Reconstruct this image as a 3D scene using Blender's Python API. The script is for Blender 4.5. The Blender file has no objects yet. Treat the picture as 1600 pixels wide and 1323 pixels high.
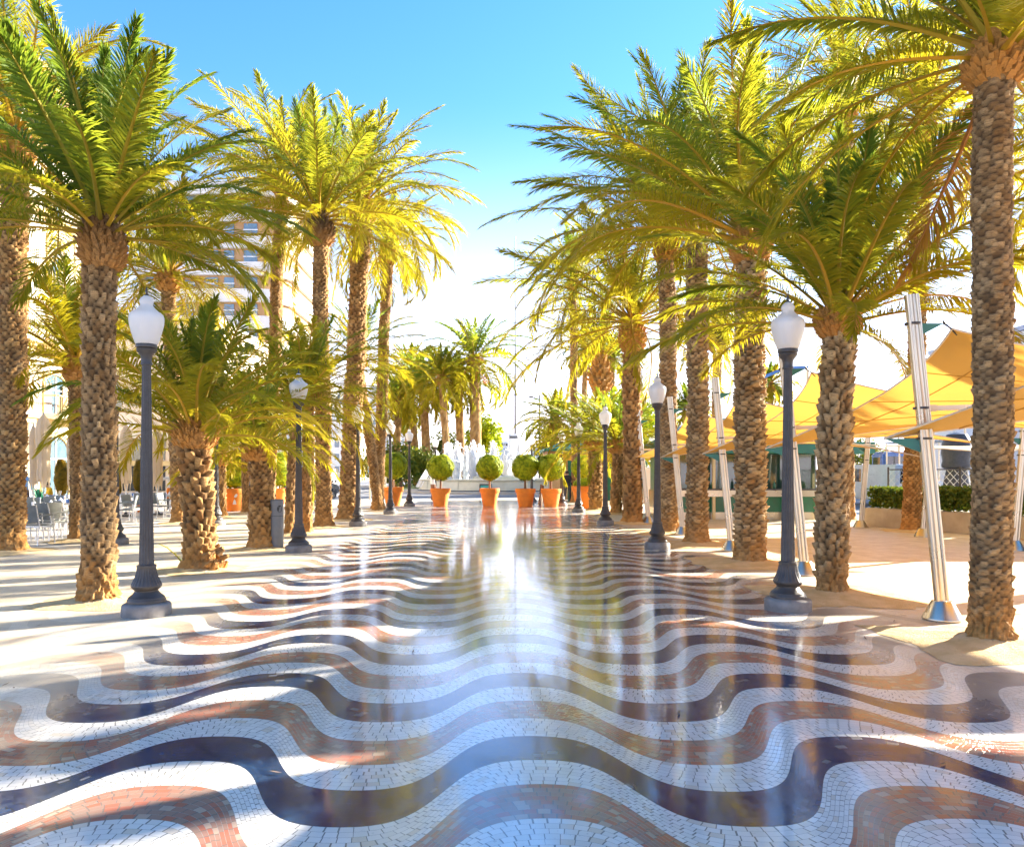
import bpy, bmesh, math, random
import numpy as np
from mathutils import Vector, Matrix
PI = math.pi
SC = bpy.context.scene
COL = SC.collection
H = 1.65            # eye height
F = 1200.0          # focal length in photo pixels
VX, VY = 768.0, 737.0   # vanishing point of the promenade in the photo

def gp(px, py):
    """ground point seen at a photo pixel"""
    d = F * H / (py - VY)
    return ((px - VX) / F * d, d)
def at(px, py, d):
    return ((px - VX) / F * d, d, H + (VY - py) / F * d)

# ------------------------------------------------------------------ node helpers
class N:
    """tiny expression builder for math nodes"""
    def __init__(s, nt, sock): s.nt, s.s = nt, sock
    def _op(s, op, *o, clamp=False):
        n = s.nt.nodes.new('ShaderNodeMath'); n.operation = op; n.use_clamp = clamp
        for i, v in enumerate((s,) + o):
            if isinstance(v, N): s.nt.links.new(v.s, n.inputs[i])
            else: n.inputs[i].default_value = v
        return N(s.nt, n.outputs[0])
    def __add__(s, o): return s._op('ADD', o)
    __radd__ = __add__
    def __sub__(s, o): return s._op('SUBTRACT', o)
    def __rsub__(s, o): return (s * -1.0) + o
    def __mul__(s, o): return s._op('MULTIPLY', o)
    __rmul__ = __mul__
    def __truediv__(s, o): return s._op('DIVIDE', o)
    def inv(s):
        n = s.nt.nodes.new('ShaderNodeMath'); n.operation = 'DIVIDE'; n.inputs[0].default_value = 1
        s.nt.links.new(s.s, n.inputs[1]); return N(s.nt, n.outputs[0])
    def sin(s): return s._op('SINE')
    def cos(s): return s._op('COSINE')
    def tanh(s): return s._op('TANH')
    def floor(s): return s._op('FLOOR')
    def fract(s): return s._op('FRACT')
    def abs(s): return s._op('ABSOLUTE')
    def sqrt(s): return s._op('SQRT')
    def pow(s, e): return s._op('POWER', e)
    def lt(s, o): return s._op('LESS_THAN', o)
    def gt(s, o): return s._op('GREATER_THAN', o)
    def mn(s, o): return s._op('MINIMUM', o)
    def mx(s, o): return s._op('MAXIMUM', o)
    def clamp(s): return s._op('ADD', 0.0, clamp=True)
    def step(s, a, b):
        n = s.nt.nodes.new('ShaderNodeMapRange'); n.interpolation_type = 'SMOOTHSTEP'
        s.nt.links.new(s.s, n.inputs[0]); n.inputs[1].default_value = a; n.inputs[2].default_value = b
        return N(s.nt, n.outputs[0])

def new_mat(name):
    m = bpy.data.materials.new(name); m.use_nodes = True
    nt = m.node_tree; b = nt.nodes['Principled BSDF']
    return m, nt, b
def lk(nt, a, b): nt.links.new(a.s if isinstance(a, N) else a, b)
def noise(nt, vec, scale, detail=3, rough=.55, dist=0):
    n = nt.nodes.new('ShaderNodeTexNoise'); n.inputs['Scale'].default_value = scale
    n.inputs['Detail'].default_value = detail; n.inputs['Roughness'].default_value = rough
    n.inputs['Distortion'].default_value = dist
    if vec is not None: lk(nt, vec, n.inputs['Vector'])
    return N(nt, n.outputs['Fac'])
def mix(nt, f, a, b):
    n = nt.nodes.new('ShaderNodeMix'); n.data_type = 'RGBA'
    for k, v in ((0, f), (6, a), (7, b)):
        if isinstance(v, (N, bpy.types.NodeSocket)): lk(nt, v, n.inputs[k])
        elif k == 0: n.inputs[0].default_value = v
        else: n.inputs[k].default_value = (*v, 1)
    return n.outputs[2]
def objco(nt):
    return nt.nodes.new('ShaderNodeTexCoord').outputs['Object']
def bump(nt, b, h, dist, strength=1.0):
    n = nt.nodes.new('ShaderNodeBump'); n.inputs['Distance'].default_value = dist
    n.inputs['Strength'].default_value = strength
    lk(nt, h, n.inputs['Height']); lk(nt, n.outputs[0], b.inputs['Normal'])
    return n
def pm(name, c1, c2=None, scale=4., rough=.6, metal=0., bmp=0., bscale=None, spec=.5, coat=0, detail=4):
    """principled with a two-colour noise and optional bump"""
    m, nt, b = new_mat(name)
    co = objco(nt)
    if c2 is None: c2 = tuple(c * .8 for c in c1)
    f = noise(nt, co, scale, detail, .6)
    lk(nt, mix(nt, f.step(.32, .68), c1, c2), b.inputs['Base Color'])
    f2 = noise(nt, co, scale * 3.1, 3)
    lk(nt, (f2 - .5) * .25 + rough, b.inputs['Roughness'])
    b.inputs['Metallic'].default_value = metal
    b.inputs['Specular IOR Level'].default_value = spec
    b.inputs['Coat Weight'].default_value = coat
    if bmp: bump(nt, b, noise(nt, co, bscale or scale * 6, 5, .65), bmp)
    return m

# ------------------------------------------------------------------ object helpers
def link(o, parent=None):
    COL.objects.link(o)
    if parent is not None: o.parent = parent
    return o
def tag(o, label, cat, group=None, kind=None):
    if label: o['label'] = label
    if cat: o['category'] = cat
    if group: o['group'] = group
    if kind: o['kind'] = kind
    return o
def thing(name, label, cat, loc=(0, 0, 0), rz=0, group=None):
    o = bpy.data.objects.new(name, None); o.empty_display_size = .2
    link(o); o.location = loc; o.rotation_euler = (0, 0, rz)
    return tag(o, label, cat, group)
def dup(root, loc, rz=0, label=None, scale=None):
    r = root.copy(); link(r); r.location = loc; r.rotation_euler = (0, 0, rz)
    if label: r['label'] = label
    if scale: r.scale = (scale,) * 3
    for ch in list(root.children):
        c = ch.copy(); link(c, r)
        for g in ch.children:
            link(g.copy(), c)
    return r
def np_mesh(name, V, faces, mats, parent=None, smooth=False, fmat=None, tint=None, loc=None, fib_shade=None):
    """faces: list of int arrays (each (n,3) or (n,4)); one mesh object"""
    me = bpy.data.meshes.new(name)
    V = np.asarray(V, dtype=np.float32)
    me.vertices.add(len(V)); me.vertices.foreach_set('co', V.ravel())
    faces = [np.asarray(f, dtype=np.int32) for f in faces if len(f)]
    tot = np.concatenate([np.full(len(f), f.shape[1], dtype=np.int32) for f in faces])
    loops = np.concatenate([f.ravel() for f in faces])
    me.loops.add(len(loops)); me.loops.foreach_set('vertex_index', loops)
    me.polygons.add(len(tot))
    me.polygons.foreach_set('loop_start', np.concatenate([[0], np.cumsum(tot)[:-1]]).astype(np.int32))
    if fmat is not None: me.polygons.foreach_set('material_index', np.asarray(fmat, dtype=np.int32))
    me.polygons.foreach_set('use_smooth', np.full(len(tot), bool(smooth)))
    if tint is not None:
        a = me.attributes.new('tint', 'FLOAT', 'POINT'); a.data.foreach_set('value', np.asarray(tint, dtype=np.float32))
    if fib_shade is not None:
        a = me.attributes.new('crevice_shade', 'FLOAT', 'POINT'); a.data.foreach_set('value', np.asarray(fib_shade, dtype=np.float32))
    for m in (mats if isinstance(mats, (list, tuple)) else [mats]): me.materials.append(m)
    me.update(); me.validate()
    o = link(bpy.data.objects.new(name, me), parent)
    if loc is not None: o.location = loc
    return o

class MB:
    """collects boxes, prisms, tubes and lathes into one mesh"""
    def __init__(s): s.v, s.f, s.m = [], [], []
    def add(s, V, Fs, mi=0):
        n = len(s.v); s.v += [tuple(p) for p in V]
        for f in Fs: s.f.append(tuple(i + n for i in f)); s.m.append(mi)
    def box(s, x0, x1, y0, y1, z0, z1, mi=0):
        V = [(x, y, z) for z in (z0, z1) for y in (y0, y1) for x in (x0, x1)]
        s.add(V, [(0, 2, 3, 1), (4, 5, 7, 6), (0, 1, 5, 4), (2, 6, 7, 3), (0, 4, 6, 2), (1, 3, 7, 5)], mi)
    def bar(s, a, b, w, h, mi=0, up=(0, 0, 1)):
        a, b = Vector(a), Vector(b); t = (b - a).normalized(); u = Vector(up)
        if abs(t.dot(u)) > .99: u = Vector((0, 1, 0))
        r = t.cross(u).normalized(); u = r.cross(t)
        V = [p + r * (sx * w / 2) + u * (sz * h / 2) for p in (a, b) for sx, sz in ((-1, -1), (1, -1), (1, 1), (-1, 1))]
        s.add(V, [(3, 2, 1, 0), (4, 5, 6, 7), (0, 1, 5, 4), (1, 2, 6, 5), (2, 3, 7, 6), (3, 0, 4, 7)], mi)
    def tube(s, pts, r, n=8, mi=0, cap=True):
        pts = [Vector(p) for p in pts]; V = []
        rr = r if isinstance(r, (list, tuple)) else [r] * len(pts)
        for i, p in enumerate(pts):
            t = (pts[min(i + 1, len(pts) - 1)] - pts[max(i - 1, 0)]).normalized()
            u = Vector((0, 0, 1)) if abs(t.z) < .9 else Vector((1, 0, 0))
            a = t.cross(u).normalized(); b = t.cross(a)
            V += [p + (a * math.cos(2 * PI * k / n) + b * math.sin(2 * PI * k / n)) * rr[i] for k in range(n)]
        Fs = [(i * n + k, i * n + (k + 1) % n, (i + 1) * n + (k + 1) % n, (i + 1) * n + k) for i in range(len(pts) - 1) for k in range(n)]
        if cap: Fs += [tuple(range(n)), tuple(reversed(range((len(pts) - 1) * n, len(pts) * n)))]
        s.add(V, Fs, mi)
    def lathe(s, prof, n=32, mi=0, cx=0, cy=0, flute=None, cap=True):
        V = []
        for (r, z, *fl) in prof:
            for k in range(n):
                a = 2 * PI * k / n
                q = r
                if fl and fl[0]: q = r * (1 - fl[0] * (.5 + .5 * math.cos(flute * a)))
                V.append((cx + q * math.cos(a), cy + q * math.sin(a), z))
        L = len(prof)
        Fs = [(i * n + k, i * n + (k + 1) % n, (i + 1) * n + (k + 1) % n, (i + 1) * n + k) for i in range(L - 1) for k in range(n)]
        if cap: Fs += [tuple(reversed(range(n))), tuple(range((L - 1) * n, L * n))]
        s.add(V, Fs, mi)
    def prism(s, poly, z0, z1, mi=0, axis='z'):
        n = len(poly)
        if axis == 'z': V = [(x, y, z) for z in (z0, z1) for x, y in poly]
        elif axis == 'y': V = [(x, y, z) for y in (z0, z1) for x, z in poly]
        else: V = [(x, y, z) for x in (z0, z1) for y, z in poly]
        s.add(V, [tuple(reversed(range(n))), tuple(range(n, 2 * n))] + [(i, (i + 1) % n, n + (i + 1) % n, n + i) for i in range(n)], mi)
    def build(s, name, mats, parent=None, smooth=False, bevel=0, loc=None, auto=None):
        me = bpy.data.meshes.new(name); me.from_pydata(s.v, [], s.f)
        for m in (mats if isinstance(mats, (list, tuple)) else [mats]): me.materials.append(m)
        me.polygons.foreach_set('material_index', s.m)
        bm = bmesh.new(); bm.from_mesh(me)
        bmesh.ops.recalc_face_normals(bm, faces=bm.faces)
        if bevel:
            es = [e for e in bm.edges if len(e.link_faces) == 2 and e.calc_face_angle(0) > .6]
            bmesh.ops.bevel(bm, geom=es, offset=bevel, segments=2, affect='EDGES', clamp_overlap=True)
        if smooth:
            for f in bm.faces: f.smooth = True
            for e in bm.edges:
                if len(e.link_faces) == 2 and e.calc_face_angle(0) > (auto or .7): e.smooth = False
        bm.to_mesh(me); bm.free(); me.update()
        o = link(bpy.data.objects.new(name, me), parent)
        if loc is not None: o.location = loc
        return o

def hashf(*a):
    x = np.zeros(np.broadcast(*a).shape) if len(a) > 1 else np.zeros(np.shape(a[0]))
    for i, v in enumerate(a): x = x + np.asarray(v) * (12.9898, 78.233, 37.719)[i]
    return np.modf(np.abs(np.sin(x) * 43758.5453))[0]
def vnoise(x, y):
    """smooth 2-D value noise"""
    xi, yi = np.floor(x), np.floor(y); fx, fy = x - xi, y - yi
    fx = fx * fx * (3 - 2 * fx); fy = fy * fy * (3 - 2 * fy)
    g = lambda a, b: hashf(xi + a, yi + b)
    return (g(0, 0) * (1 - fx) + g(1, 0) * fx) * (1 - fy) + (g(0, 1) * (1 - fx) + g(1, 1) * fx) * fy

# ------------------------------------------------------------------ camera, world, sun
SUN_AZ, SUN_EL = math.radians(60), math.radians(20)
cam = bpy.data.cameras.new('camera'); co_ = link(bpy.data.objects.new('camera', cam))
co_.location = (0, 0, H); co_.rotation_euler = (PI / 2, 0, 0)
cam.sensor_width = 36; cam.lens = 36 * F / 1600
cam.shift_x = 32 / 1600; cam.shift_y = 75.5 / 1600
cam.clip_start = .05; cam.clip_end = 3000
SC.camera = co_
W = bpy.data.worlds.new('World'); SC.world = W; W.use_nodes = True
wnt = W.node_tree
sky = wnt.nodes.new('ShaderNodeTexSky'); sky.sky_type = 'NISHITA'; sky.sun_disc = False
sky.sun_elevation = SUN_EL; sky.sun_rotation = SUN_AZ
sky.air_density = 1.0; sky.dust_density = 0.1; sky.ozone_density = 3.0
hs = wnt.nodes.new('ShaderNodeHueSaturation'); hs.inputs['Saturation'].default_value = 1.25
wnt.links.new(sky.outputs[0], hs.inputs['Color'])
# pale haze low over the horizon, brightened as added fill for the shade
tc = wnt.nodes.new('ShaderNodeTexCoord'); sx = wnt.nodes.new('ShaderNodeSeparateXYZ'); wnt.links.new(tc.outputs['Generated'], sx.inputs[0])
el = N(wnt, sx.outputs[2]).step(.445, -.10)
vm = wnt.nodes.new('ShaderNodeVectorMath'); vm.operation = 'MULTIPLY'; wnt.links.new(hs.outputs[0], vm.inputs[0]); vm.inputs[1].default_value = (1.08, .95, 1.0)
wnt.links.new(mix(wnt, el, vm.outputs[0], (5.4, 4.8, 5.5)), wnt.nodes['Background'].inputs[0])
wnt.nodes['Background'].inputs[1].default_value = .074
sl = bpy.data.lights.new('sun', 'SUN'); sl.energy = 4.5; sl.angle = math.radians(.6); sl.color = (1, .92, .78)
so = link(bpy.data.objects.new('sun', sl))
SDIR = Vector((math.sin(SUN_AZ) * math.cos(SUN_EL), math.cos(SUN_AZ) * math.cos(SUN_EL), math.sin(SUN_EL)))
so.rotation_euler = (-SDIR).to_track_quat('-Z', 'Y').to_euler(); so.location = (20, 10, 30)
SC.view_settings.view_transform = 'Standard'; SC.view_settings.look = 'None'
SC.view_settings.exposure = 2.72; SC.view_settings.gamma = 1
SC.render.engine = 'CYCLES'
SC.cycles.max_bounces = 7; SC.cycles.diffuse_bounces = 5; SC.cycles.glossy_bounces = 4; SC.cycles.transmission_bounces = 6; SC.cycles.use_denoising = True; SC.cycles.use_adaptive_sampling = True; SC.cycles.adaptive_threshold = .03
# ------------------------------------------------------------------ materials
def leaf_mat(name, green, yellow, brown, trans=.45):
    m, nt, b = new_mat(name)
    a = nt.nodes.new('ShaderNodeAttribute'); a.attribute_name = 'tint'
    t = N(nt, a.outputs['Fac'])
    c = mix(nt, t.step(.0, .62), green, yellow)
    c = mix(nt, t.step(.86, .99), c, brown)
    lk(nt, c, b.inputs['Base Color']); b.inputs['Roughness'].default_value = .55
    b.inputs['Specular IOR Level'].default_value = .3
    tr = nt.nodes.new('ShaderNodeBsdfTranslucent')
    g = nt.nodes.new('ShaderNodeGamma'); g.inputs[1].default_value = .8; lk(nt, c, g.inputs[0])
    lk(nt, g.outputs[0], tr.inputs[0])
    ms = nt.nodes.new('ShaderNodeMixShader'); ms.inputs[0].default_value = trans
    lk(nt, b.outputs[0], ms.inputs[1]); lk(nt, tr.outputs[0], ms.inputs[2])
    lk(nt, ms.outputs[0], nt.nodes['Material Output'].inputs[0])
    return m
M = {}
M['frond'] = leaf_mat('palm_leaf', (.115, .185, .008), (.375, .295, .006), (.40, .20, .03), .6)
M['petiole'] = leaf_mat('palm_petiole', (.22, .20, .015), (.46, .27, .02), (.30, .13, .03), .12)
M['box_leaf'] = leaf_mat('box_leaf', (.21, .30, .006), (.48, .52, .008), (.2, .15, .02), .35)
M['bush_leaf'] = leaf_mat('bush_leaf', (.05, .10, .008), (.16, .17, .008), (.15, .1, .03), .35)
M['autumn_leaf'] = leaf_mat('autumn_leaf', (.16, .12, .005), (.28, .17, .006), (.24, .08, .01), .45)
M['date'] = pm('date_fruit', (.62, .19, .01), (.45, .11, .01), 20, .4)

def trunk_mat(name, a_, b_, c_):
    m, nt, b = new_mat(name)
    at_ = nt.nodes.new('ShaderNodeAttribute'); at_.attribute_name = 'tint'
    t = N(nt, at_.outputs['Fac']); co = objco(nt)
    mp = nt.nodes.new('ShaderNodeMapping'); mp.inputs['Scale'].default_value = (1, 1, 5)
    lk(nt, co, mp.inputs[0])
    fib_shade = noise(nt, mp.outputs[0], 22, 5, .7)
    big = noise(nt, co, 2.3, 3)
    c = mix(nt, t, a_, b_)
    c = mix(nt, (fib_shade.step(.38, .72)) * .75, c, c_)
    c = mix(nt, big.step(.45, .75) * .45, c, (.48, .34, .18))
    zs = nt.nodes.new('ShaderNodeSeparateXYZ'); lk(nt, co, zs.inputs[0])
    c = mix(nt, (N(nt, zs.outputs[2]) + big * .9).step(1.15, .45) * .7, c, (.60, .29, .075))
    fa = nt.nodes.new('ShaderNodeAttribute'); fa.attribute_name = 'crevice_shade'
    c = mix(nt, N(nt, fa.outputs['Fac']) * .92, c, (.060, .034, .017))  # paints shade into the crevices, along with dark fibre between scales
    lk(nt, c, b.inputs['Base Color']); b.inputs['Roughness'].default_value = .85
    b.inputs['Specular IOR Level'].default_value = .2
    bump(nt, b, fib_shade, .03, .9)
    return m
M['trunk'] = trunk_mat('palm_bark', (.66, .39, .14), (.32, .15, .045), (.16, .08, .03))
M['trunk_pale'] = trunk_mat('palm_bark_pale', (.72, .52, .26), (.35, .19, .065), (.18, .10, .045))
M['trunk_dark'] = trunk_mat('palm_bark_dark', (.62, .40, .18), (.26, .14, .05), (.13, .07, .03))
M['boot'] = trunk_mat('palm_boot', (.66, .30, .05), (.46, .22, .05), (.16, .08, .03))
M['boot_dark'] = trunk_mat('palm_boot_dark', (.17, .10, .045), (.11, .065, .03), (.05, .03, .014))
M['sand'] = pm('sandy_soil', (.74, .54, .29), (.60, .42, .20), 3.5, .95, bmp=.03, bscale=30, spec=.1)
M['iron'] = pm('grey_iron_paint', (.046, .039, .034), (.062, .054, .048), 9, .42, bmp=.004, bscale=60)
M['iron_dark'] = pm('dark_iron', (.03, .032, .036), (.05, .05, .05), 9, .4)
M['cast_stone'] = pm('weathered_plinth', (.15, .14, .13), (.22, .205, .19), 7, .6, bmp=.006, bscale=40)
M['steel'] = pm('brushed_steel', (.56, .50, .40), (.50, .45, .36), .6, .30, metal=1.0, detail=1)
M['terracotta'] = pm('terracotta', (.84, .26, .022), (.74, .21, .022), 5, .7, bmp=.004)
M['wood'] = pm('wood_stem', (.27, .17, .09), (.19, .11, .06), 14, .85, bmp=.02)
M['white_wall'] = pm('cream_render', (.74, .66, .52), (.68, .60, .46), .8, .8, bmp=.006, bscale=20)
M['trim'] = pm('ochre_trim', (.68, .49, .22), (.60, .42, .18), 1.4, .8)
M['peach_wall'] = pm('peach_wall', (.76, .62, .47), (.70, .56, .42), .5, .85)
M['tower_white'] = pm('tower_white', (.78, .74, .68), (.72, .68, .62), .6, .7)
M['tower_brown'] = pm('tower_brown', (.45, .26, .11), (.36, .2, .09), .8, .7)
M['shutter'] = pm('shutter', (.34, .27, .19), (.28, .22, .16), 3, .7)
M['canvas'] = pm('canvas', (.70, .60, .44), (.62, .51, .36), 3, .9, bmp=.03, bscale=9)
M['chair_plastic'] = pm('chair_plastic', (.22, .225, .195), (.17, .18, .16), 6, .5)
M['aluminium'] = pm('aluminium', (.70, .71, .70), (.6, .6, .6), 8, .3, metal=.9)
M['table_top'] = pm('table_top', (.55, .47, .36), (.45, .36, .26), 5, .4)
M['white'] = pm('white_paint', (.80, .79, .76), (.74, .73, .70), 4, .5)
M['blue'] = pm('blue_glaze', (.10, .24, .55), (.08, .19, .45), 5, .4)
M['asphalt'] = pm('asphalt', (.19, .19, .195), (.15, .15, .155), 2, .75, bmp=.01, bscale=80)
M['paving'] = pm('pale_paving', (.52, .46, .37), (.44, .385, .31), .5, .7, bmp=.006, bscale=25)
M['concrete'] = pm('concrete', (.47, .38, .26), (.38, .30, .20), 2, .85, bmp=.01)
M['green_paint'] = pm('green_paint', (.012, .15, .075), (.015, .12, .065), 3, .35, coat=.3)
M['green_roof'] = pm('green_roof', (.02, .17, .11), (.02, .13, .09), 2, .4)
M['yellow_panel'] = pm('yellow_panel', (.75, .38, .02), (.68, .33, .02), 2, .5)
M['cream_post'] = pm('cream_post', (.66, .52, .27), (.6, .46, .23), 3, .4)
M['dark'] = pm('dark_interior', (.02, .022, .024), (.03, .03, .03), 3, .6)
M['rubber'] = pm('rubber', (.02, .02, .02), (.03, .03, .03), 9, .8)
M['hull'] = pm('grey_hull', (.45, .52, .57), (.4, .46, .5), .5, .5)
M['hill'] = pm('rocky_hill', (.42, .37, .32), (.30, .29, .24), .012, .95)
M['grass'] = pm('lawn', (.07, .12, .015), (.1, .13, .02), 1.5, .9)
def glass_mat(name, tint, rough=.05, metal=0.):
    m, nt, b = new_mat(name)
    co = objco(nt)
    lk(nt, mix(nt, noise(nt, co, 1.3, 2).step(.35, .65), tint, tuple(c * .7 for c in tint)), b.inputs['Base Color'])
    b.inputs['Roughness'].default_value = rough; b.inputs['Specular IOR Level'].default_value = 1.0
    b.inputs['Coat Weight'].default_value = .6; b.inputs['Coat Roughness'].default_value = .03
    return m
M['window'] = glass_mat('window_glass', (.10, .17, .22))
M['kiosk_glass'] = glass_mat('kiosk_glass', (.03, .085, .065))
M['car_glass'] = glass_mat('car_glass', (.02, .035, .05))
# frosted lamp globe
m, nt, b = new_mat('frosted_globe'); M['globe'] = m
b.inputs['Base Color'].default_value = (.86, .84, .80, 1); b.inputs['Roughness'].default_value = .28
b.inputs['Coat Weight'].default_value = .5
tr = nt.nodes.new('ShaderNodeBsdfTranslucent'); tr.inputs[0].default_value = (.9, .88, .84, 1)
ms = nt.nodes.new('ShaderNodeMixShader'); ms.inputs[0].default_value = .45
co = objco(nt); sep = nt.nodes.new('ShaderNodeSeparateXYZ'); lk(nt, co, sep.inputs[0])
ang = nt.nodes.new('ShaderNodeMath'); ang.operation = 'ARCTAN2'; lk(nt, sep.outputs[1], ang.inputs[0]); lk(nt, sep.outputs[0], ang.inputs[1])
bump(nt, b, (N(nt, ang.outputs[0]) * 48).sin(), .002, .5)
lk(nt, b.outputs[0], ms.inputs[1]); lk(nt, tr.outputs[0], ms.inputs[2]); lk(nt, ms.outputs[0], nt.nodes['Material Output'].inputs[0])
# shade sail cloth
def cloth(name, c, trans=.5):
    m, nt, b = new_mat(name); co = objco(nt)
    f = noise(nt, co, 1.1, 3)
    col = mix(nt, f.step(.3, .7), c, tuple(x * .93 for x in c))
    lk(nt, col, b.inputs['Base Color']); b.inputs['Roughness'].default_value = .8
    tr = nt.nodes.new('ShaderNodeBsdfTranslucent'); lk(nt, col, tr.inputs[0])
    ms = nt.nodes.new('ShaderNodeMixShader'); ms.inputs[0].default_value = trans
    lk(nt, b.outputs[0], ms.inputs[1]); lk(nt, tr.outputs[0], ms.inputs[2]); lk(nt, ms.outputs[0], nt.nodes['Material Output'].inputs[0])
    bump(nt, b, noise(nt, co, 180, 2), .002)
    return m
M['sail'] = cloth('sail_cloth', (.66, .37, .07), .42)
M['sail_cream'] = cloth('cream_sail_cloth', (.80, .66, .46), .45)
# fountain foam
m, nt, b = new_mat('foam'); M['foam'] = m
b.inputs['Base Color'].default_value = (.98, .98, .98, 1); b.inputs['Roughness'].default_value = .3
tr = nt.nodes.new('ShaderNodeBsdfTranslucent'); tr.inputs[0].default_value = (.99, .99, .99, 1)
ms = nt.nodes.new('ShaderNodeMixShader'); ms.inputs[0].default_value = .72
lk(nt, b.outputs[0], ms.inputs[1]); lk(nt, tr.outputs[0], ms.inputs[2]); lk(nt, ms.outputs[0], nt.nodes['Material Output'].inputs[0])
M['water'] = glass_mat('pool_water', (.35, .5, .5), .04)
M['basin'] = pm('basin_stone', (.62, .58, .44), (.52, .50, .38), 1.1, .35, bmp=.004)

# ------------------------------------------------------------------ the wave mosaic
WP, WA, WK, WX = 1.95, .42, 1.45, .25
TK = math.tanh(WK)
def mosaic():
    m, nt, b = new_mat('wave_mosaic')
    geo = nt.nodes.new('ShaderNodeNewGeometry')
    sp = nt.nodes.new('ShaderNodeSeparateXYZ'); lk(nt, geo.outputs['Position'], sp.inputs[0])
    X, Y = N(nt, sp.outputs[0]), N(nt, sp.outputs[1])
    wob = noise(nt, geo.outputs['Position'], .55, 1)
    k = 2 * PI / WP
    def wave(x):
        th = (x - WX) * k
        t = (th.cos() * WK).tanh()
        w = t * (WA / TK)
        wd = (1.0 - t * t) * th.sin() * (-WA / TK * WK * k)
        return th, w, wd
    th, w, wd = wave(X)
    v = Y - w + (wob - .5) * .12
    hrow = .05
    q = (v - (4.185 - .20)) / hrow
    r = q.floor(); f = q - r - .5
    den = wd * wd + 1.0
    xf = X + f * hrow * wd / den
    # arc length along the wave by a fitted series
    xs = np.linspace(0, WP / 2, 2000); dth = xs * k
    tt = np.tanh(WK * np.cos(dth)); dw = WA / TK * (1 - tt ** 2) * (-WK * np.sin(dth)) * k
    L = np.sqrt(1 + dw ** 2); a0 = L.mean()
    cs = [2 * np.mean(L * np.cos(2 * n * dth)) for n in (1, 2, 3)]
    t2 = (xf - WX) * k
    s = (xf - WX) * a0
    for n, c in zip((1, 2, 3), cs): s = s + (t2 * (2 * n)).sin() * (c / (2 * n * k))
    wn = nt.nodes.new('ShaderNodeTexWhiteNoise'); wn.noise_dimensions = '1D'; lk(nt, r, wn.inputs['W'])
    tw = .068
    u = s / tw + N(nt, wn.outputs[0]) * 1.0
    cidx = u.floor(); fu = u - cidx
    cv = nt.nodes.new('ShaderNodeCombineXYZ'); lk(nt, r, cv.inputs[0]); lk(nt, cidx, cv.inputs[1])
    w2 = nt.nodes.new('ShaderNodeTexWhiteNoise'); w2.noise_dimensions = '2D'; lk(nt, cv.outputs[0], w2.inputs['Vector'])
    R1 = N(nt, w2.outputs['Value'])
    sc = nt.nodes.new('ShaderNodeSeparateColor'); lk(nt, w2.outputs['Color'], sc.inputs[0])
    R2, R3 = N(nt, sc.outputs[0]), N(nt, sc.outputs[1])
    du = fu.mn(1.0 - fu) * tw
    dv = (.5 - f.abs()) * hrow / den.sqrt()
    gj = R3 * .0048 + .0008          # joint width differs from tile to tile
    ju = du.lt(gj); jv = dv.lt(.0013)
    grout = ju.mx(jv)
    # band: 7 rows dark, 8 cream, 7 red, 8 cream
    bm = (r / 30.0).fract() * 30.0 + .01
    dark = bm.lt(8.0)
    red = bm.gt(15.0) * bm.lt(23.0)
    pos = geo.outputs['Position']
    vein = noise(nt, pos, 1.7, 4, .6)
    cream = mix(nt, R1 * .8 + (vein - .5) * .6, (.76, .71, .62), (.64, .585, .49))
    cream = mix(nt, R2.gt(.93) * .6, cream, (.62, .48, .33))
    blk = mix(nt, R1, (.003, .022, .072), (.020, .050, .11))
    blk = mix(nt, R2.gt(.982), blk, (.15, .15, .15))
    rd = mix(nt, R1.step(.1, .9), (.40, .14, .09), (.33, .19, .135))
    rd = mix(nt, (vein.step(.42, .62)) * (R2.gt(.3)) * .6, rd, (.27, .19, .15))
    rd = mix(nt, R2.gt(.9), rd, (.42, .30, .22))
    c = mix(nt, dark, cream, blk); c = mix(nt, red, c, rd)
    gcol = mix(nt, dark, mix(nt, ju * .75, (.33, .30, .25), (.085, .085, .08)), (.012, .013, .014))
    c = mix(nt, grout * .85, c, gcol)
    # dry dusty sides against the washed middle
    n1 = noise(nt, pos, .42, 4, .6); n2 = noise(nt, pos, 2.6, 4, .6)
    ax = (X - .25).abs() + (n1 - .5) * 2.6 + (n2 - .5) * .9
    nearY = 1.0 - Y.step(6.5, 10.0) * .28
    dry = ax.step(2.9, 4.4) * 1.0
    dust = mix(nt, n2.step(.3, .7), (.68, .57, .41), (.57, .46, .31))
    cd = mix(nt, .80, c, dust)
    c = mix(nt, dry, c, cd)
    farx = (X.abs()).step(4.6, 6.2)
    c = mix(nt, farx * .85, c, dust)
    stain = noise(nt, pos, 1.1, 5, .7, 1.5).step(.60, .74) * dry
    c = mix(nt, stain * .5, c, (.42, .27, .12))
    # slab joints and trodden dirt outside the mosaic
    gx = ((X + (n2 - .5) * .02) / .92).fract(); gy = ((Y + (n1 - .5) * .05) / .92).fract()
    jn = gx.mn(1.0 - gx).mn(gy.mn(1.0 - gy)).lt(.009) * farx
    c = mix(nt, jn * .5, c, (.24, .19, .13))
    dirt = noise(nt, pos, 5.5, 5, .7).step(.52, .72) * dry
    c = mix(nt, dirt * .35, c, (.44, .33, .20))
    speck = noise(nt, pos, 38, 2, .5).step(.66, .72) * (n1.step(.4, .6))
    c = mix(nt, speck * .5, c, (.16, .13, .10))
    lk(nt, c, b.inputs['Base Color'])
    wetn = noise(nt, pos, .8, 4, .6)
    smear = nt.nodes.new('ShaderNodeMapping'); smear.inputs['Scale'].default_value = (1, .25, 1); lk(nt, pos, smear.inputs[0])
    wet2 = noise(nt, smear.outputs[0], 2.2, 4, .65)
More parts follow.
